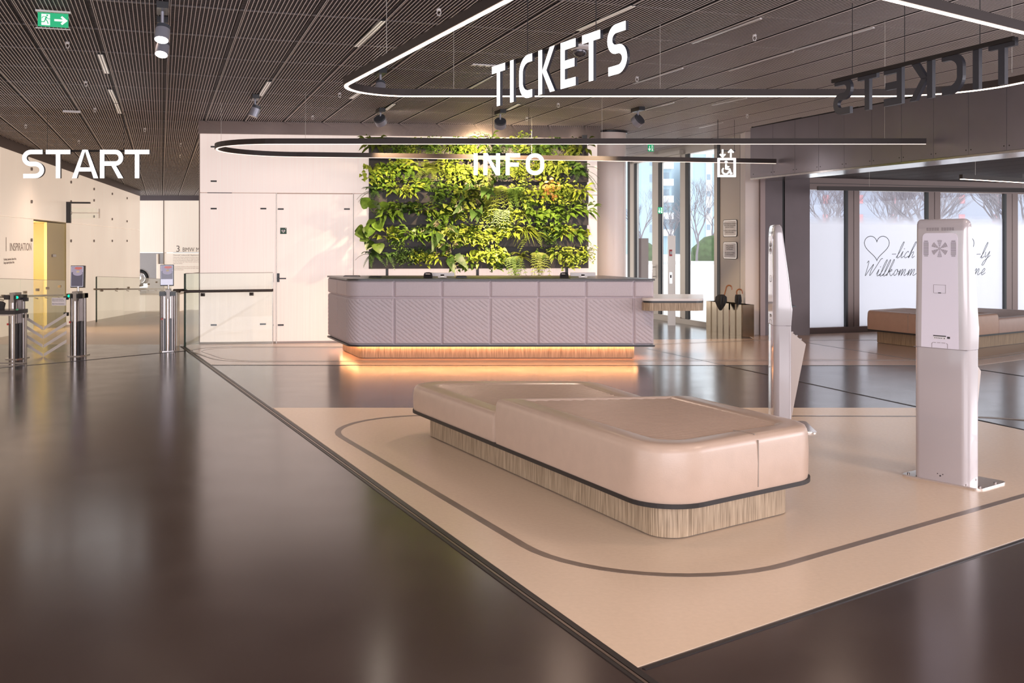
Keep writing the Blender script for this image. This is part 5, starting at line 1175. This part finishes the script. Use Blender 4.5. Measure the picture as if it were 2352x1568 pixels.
# small black table at the left edge
t = thing('side_table', 'small black-topped table with thin steel frame at the left edge', 'table', (FL(60,846).x-.42, 13.1, 0))
zt_ = ZZ(711, 13.1)
b = MB(); b.box(-.40, .37, -.16, .2, zt_-.05, zt_); b.obj('table_top', M['blackgloss'], t)
for x in (-.36, .355):
    for y in (-.14, .18): b = MB(); b.box(x-.009, x+.009, y-.009, y+.009, 0, zt_-.05); b.obj('leg', M['steel'], t)
for bx in ((-.36,.355,-.148,-.132,.045,.063),(-.36,.355,.172,.188,.045,.063),(-.36,.355,-.148,-.132,zt_-.068,zt_-.05),(-.369,-.351,-.14,.18,.045,.063),(.346,.364,-.14,.18,.045,.063)):
    b = MB(); b.box(*bx); b.obj('stretcher', M['steel'], t)
p = AT(1, 699, 13.25); b = MB(); b.add([(-.08,0,.0),(.03,0,0),(.045,0,.07),(.01,0,.095),(-.08,0,.11),(-.08,.05,.0),(.03,.05,0),(.045,.05,.07),(.01,.05,.095),(-.08,.05,.11)], [(0,1,2,3,4),(9,8,7,6,5)]+[(i,5+i,5+(i+1)%5,(i+1)%5) for i in range(5)]); o = b.obj('leaflet_holder', M['black'], loc=(p.x, 13.25, zt_)); tag(o, 'black leaflet holder corner on the small table at the left edge', 'holder')
# balustrades
def balustrade(lab, pts, zfun, hgt, rail_z=None, rail_m='rail', dark_start=True, rail_off=-.06, n_div=1):
    t = thing('glass_balustrade', lab, 'balustrade', (pts[0][0], pts[0][1], zfun(*pts[0]))); o_ = Vector((pts[0][0], pts[0][1], zfun(*pts[0])))
    P = [Vector((x, y, zfun(x, y)))-o_ for x, y in pts]
    for i in range(len(P)-1):
        a, c = P[i], P[i+1]; d = (c-a); d.z = 0; d.normalize(); nn = Vector((-d.y, d.x, 0))*.006; up = Vector((0,0,hgt)); a2 = a+d*.006; c2 = c-d*.006
        b = MB(); b.add([a2-nn, c2-nn, c2+nn, a2+nn, a2-nn+up, c2-nn+up, c2+nn+up, a2+nn+up], [(3,2,1,0),(4,5,6,7),(0,1,5,4),(1,2,6,5),(2,3,7,6),(3,0,4,7)]); b.obj('glass_pane', M['glass_green'], t)
        b = MB(); b.add([a2-nn+up, c2-nn+up, c2+nn+up, a2+nn+up, a2-nn+up*1.006, c2-nn+up*1.006, c2+nn+up*1.006, a2+nn+up*1.006], [(3,2,1,0),(4,5,6,7),(0,1,5,4),(1,2,6,5),(2,3,7,6),(3,0,4,7)]); b.obj('glass_top_edge', M['seam'], t)
    if dark_start:
        b = MB(); a = P[0]; b.box(a.x-.014, a.x+.014, a.y-.014, a.y+.014, 0, hgt); b.obj('pane_edge', M['glass_edge'], t)
    if rail_z:
        b = MB(); n_ = Vector((0, rail_off, rail_z)); b.tube([p+n_ for p in P], .021, 10); rl = b.obj('handrail', M[rail_m], t)
        for i in range(len(P)-1):
            for f_ in (.2, .75):
                q = P[i].lerp(P[i+1], f_); b = MB(); b.cyl(q+Vector((0,0,rail_z-.06)), q+Vector((0,rail_off,rail_z-.04)), .012, n=6); b.box(q.x-.03, q.x+.03, q.y-.03, q.y+.01, rail_z-.08, rail_z-.03); b.obj('rail_bracket', M[rail_m], rl)
    return t
flat = lambda x, y: 0.0
ramp = lambda x, y: -.0417*(y-16.3) if y > 16.3 else 0
pa = Vector((X(425, 15.95), 15.95)); pb = Vector((X(628, 16.33), 16.33))
tbal = balustrade('clear glass balustrade with dark handrail in front of the white wall', [tuple(pa), tuple(pb)], flat, 1.13, .855, 'rail')
b = MB(); b.box(pb.x-pa.x-.014, pb.x-pa.x+.0, pb.y-pa.y-.01, pb.y-pa.y+.01, 0, 1.13); b.obj('pane_edge', M['chrome'], tbal)
b = MB(); b.tube([(-.06,-.06,.855),(-.17,.0,.87),(-.05,.12,.87),(.0,.05,.87)], .02, 8); b.obj('handrail_return', M['rail'], tbal)
balustrade('glass return pane running back along the ramp beside the white wall', [(pa.x, pa.y+.03), (pa.x-.03, pa.y+2.6)], lambda x, y: 0., 1.12, None, dark_start=False)
balustrade('long glass balustrade with handrail along the left wall behind the gate', [(-10.2,15.6),(-8.75,17.6),(-9.0,18.9),(-9.45,20.8),(-9.7,22.4)], lambda x, y: ramp(x, y), 1.05, .74, 'rail_steel', dark_start=False, rail_off=-.12)
balustrade('glass balustrade descending along the ramp between the middle and right turnstiles', [(-10.83,26.9),(-10.75,28.6),(-11.0,31),(-11.6,34),(-12.2,37)], lambda x, y: -.0417*(y-16.3)-.0, 1.18, .86, 'rail_steel', rail_off=-.15)

# ------------------------------------------------------------------ outdoors
b = MB(); b.add([(2.2,18.5,-.06),(260,18.5,-.06),(260,320,-.06),(2.2,320,-.06)], [(0,1,2,3)]); struct(b.obj('ground_plaza', M['plaza'], fix=False))
o = MB(); o.box(0, 60, 0, 2.5, 0, .25); oo = o.obj('kerb_wall', M['dash'], loc=(10, 84, -.06)); struct(oo)
def hedge(lab, x0, x1, y, h_):
    b = MB(); r = random.Random(int(x0*10)); n = int((x1-x0)/.5); rings = []
    for i in range(n+1):
        x = x0+(x1-x0)*i/n; e = min(1, .55+min(i, n-i)*.2); ring = []
        for j in range(13):
            a = math.pi*j/12; ring.append((x-x0, -1.3*math.cos(a)*e+r.uniform(-.06, .06), h_*e*max(0, math.sin(a))**.5+r.uniform(-.05, .05)))
        rings.append(ring)
    b.loft(rings, 0, True, True, True, closed=True); o = b.obj('hedge', M['hedge'], loc=(x0, y, -.05)); tag(o, lab, 'hedge')
hedge('low clipped green hedge outside the left entrance pane', FL(1455,600).x*.93, FL(1503,600).x*.93, 88, 2.35)
hedge('clipped green hedge outside the right entrance pane', (1590-CX)/FPX*88, (1690-CX)/FPX*88, 88, 2.4)
def tree(lab, x, y, h_, seed, thick=.11):
    r = random.Random(seed); b = MB()
    def grow(p, d, L, rad, lev):
        n = 3; pts = [p]; 
        for i in range(n):
            d = (d+Vector((r.uniform(-.16, .16), r.uniform(-.16, .16), r.uniform(-.04, .12)))).normalized(); pts.append(pts[-1]+d*L/n)
        b.tube(pts, [rad*(1-.35*i/n) for i in range(n+1)], 4 if lev > 1 else 7, cap=False)
        if lev >= 6: return
        for k_ in range(3 if lev < 5 else 2):
            a = r.uniform(0, 6.28); s_ = r.uniform(.35, .75); nd = (d+Vector((math.cos(a)*s_, math.sin(a)*s_, .1))).normalized(); grow(pts[-1] if k_ else pts[-2], nd, L*r.uniform(.66, .82), rad*.60, lev+1)
    grow(Vector((0,0,0)), Vector((0,0,1)), h_*.26, thick, 0)
    o = b.obj('bare_tree', M['bark'], loc=(x, y, -.06), fix=False); tag(o, lab, 'tree', 'bare winter trees outside'); return o
for i, (px, Y, h_, lab) in enumerate([(1478,92,8.0,'bare winter tree outside the leftmost entrance pane'),(1540,104,6.5,'bare winter tree outside the glass door'),(1600,86,9.0,'tall bare tree left outside the right entrance pane'),(1634,92,8.5,'tall bare tree right outside the right entrance pane')]):
    tree(lab, (px-CX)/FPX*Y, Y, h_, 3+i)
for i, (px, Y, h_, lab) in enumerate([(1885,60,6.8,'bare bush-like tree outside the first frosted window'),(1925,66,7,'bare tree outside the first frosted window, right side'),(2010,56,7.2,'bare tree outside the second frosted window'),(2075,60,7,'second bare tree outside the second frosted window'),(2120,64,7.4,'bare tree at the mullion right of the second window'),
                                     (2176,38,6.5,'close bare tree with thick trunk outside the third window'),(2290,42,6.2,'bare tree with spreading limbs outside the third window'),(2365,40,6,'bare tree outside the window at the right edge')]):
    tree(lab, (px-CX)/FPX*Y, Y, h_, 20+i, .12)
def building(lab, x0, x1, y, h_, m, wins, z0=0, dep=20):
    t = thing('apartment_building', lab, 'building', ((x0+x1)/2, y, -.06)); w2 = (x1-x0)/2
    b = MB(); b.box(-w2, w2, 0, dep, z0, h_); b.obj('facade', M[m], t)
    for kind_, bx in wins:
        b = MB(); b.box(bx[0], bx[1], -bx[4], .2, bx[2], bx[3]); b.obj({'fac_window': 'window', 'white_fac': 'balcony', 'fac_red': 'blind', 'dash': 'ledge'}[kind_], M[kind_], t)
    return t
Yb = 170; kx = Yb/FPX
wins = []
for i in range(5):
    z = 4+i*2.6; wins += [('fac_window', (8-60*kx*.0+.5, 9.5, z, z+1.6, .05)), ('white_fac', (10.2, 13.2, z-.4, z+.7, 1.0)), ('fac_window', (10.6, 12.2, z+.7, z+1.9, .05))]
x0, x1 = (1405-CX)*kx, (1542-CX)*kx; w2 = (x1-x0)/2
wins = []
for i in range(6):
    z = 3.6+i*2.75
    xx = (1492-CX)*kx-(x0+x1)/2; wins.append(('fac_window', (xx, xx+1.1, z, z+1.3, .05))); xx = (1517-CX)*kx-(x0+x1)/2; wins.append(('white_fac', (xx, xx+2.0, z-.6, z+.5, 1.2))); wins.append(('fac_window', (xx+.2, xx+1.4, z+.5, z+1.6, .05)))
building('pale blue apartment tower with balconies seen through the glass door', x0, x1, Yb, 15.2, 'blue_fac', wins)
x0, x1 = (1583-CX)*kx, (1700-CX)*kx; wins = []
for i in range(6):
    z = 4+i*2.75; xx = (1621-CX)*kx-(x0+x1)/2; wins.append(('white_fac', (xx, xx+1.0, z-1.4, z+1.35, .3))); wins.append(('fac_window', (xx+.1, xx+.7, z, z+.9, .34)))
building('pale blue apartment tower with a white window strip, right entrance pane', x0, x1, Yb, 16.5, 'blue_fac', wins)
kx = 85/FPX; x0, x1 = (1800-CX)*kx, (2560-CX)*kx; wins = []
for i, px in enumerate(range(1890, 2540, 78)):
    for z in (5.0, 6.6, 3.4, 8.2): xx = (px-CX)*kx-(x0+x1)/2; wins.append(('fac_red' if (i) % 2 == 0 or z < 6 else 'fac_window', (xx, xx+.5, z, z+.7, .05)))
wins.append(('dash', (-(x1-x0)/2, (x1-x0)/2, 6.15, 6.3, .3)))
building('white apartment block with red blinds behind the frosted windows', x0, x1, 85, 15, 'lilac_fac', wins)
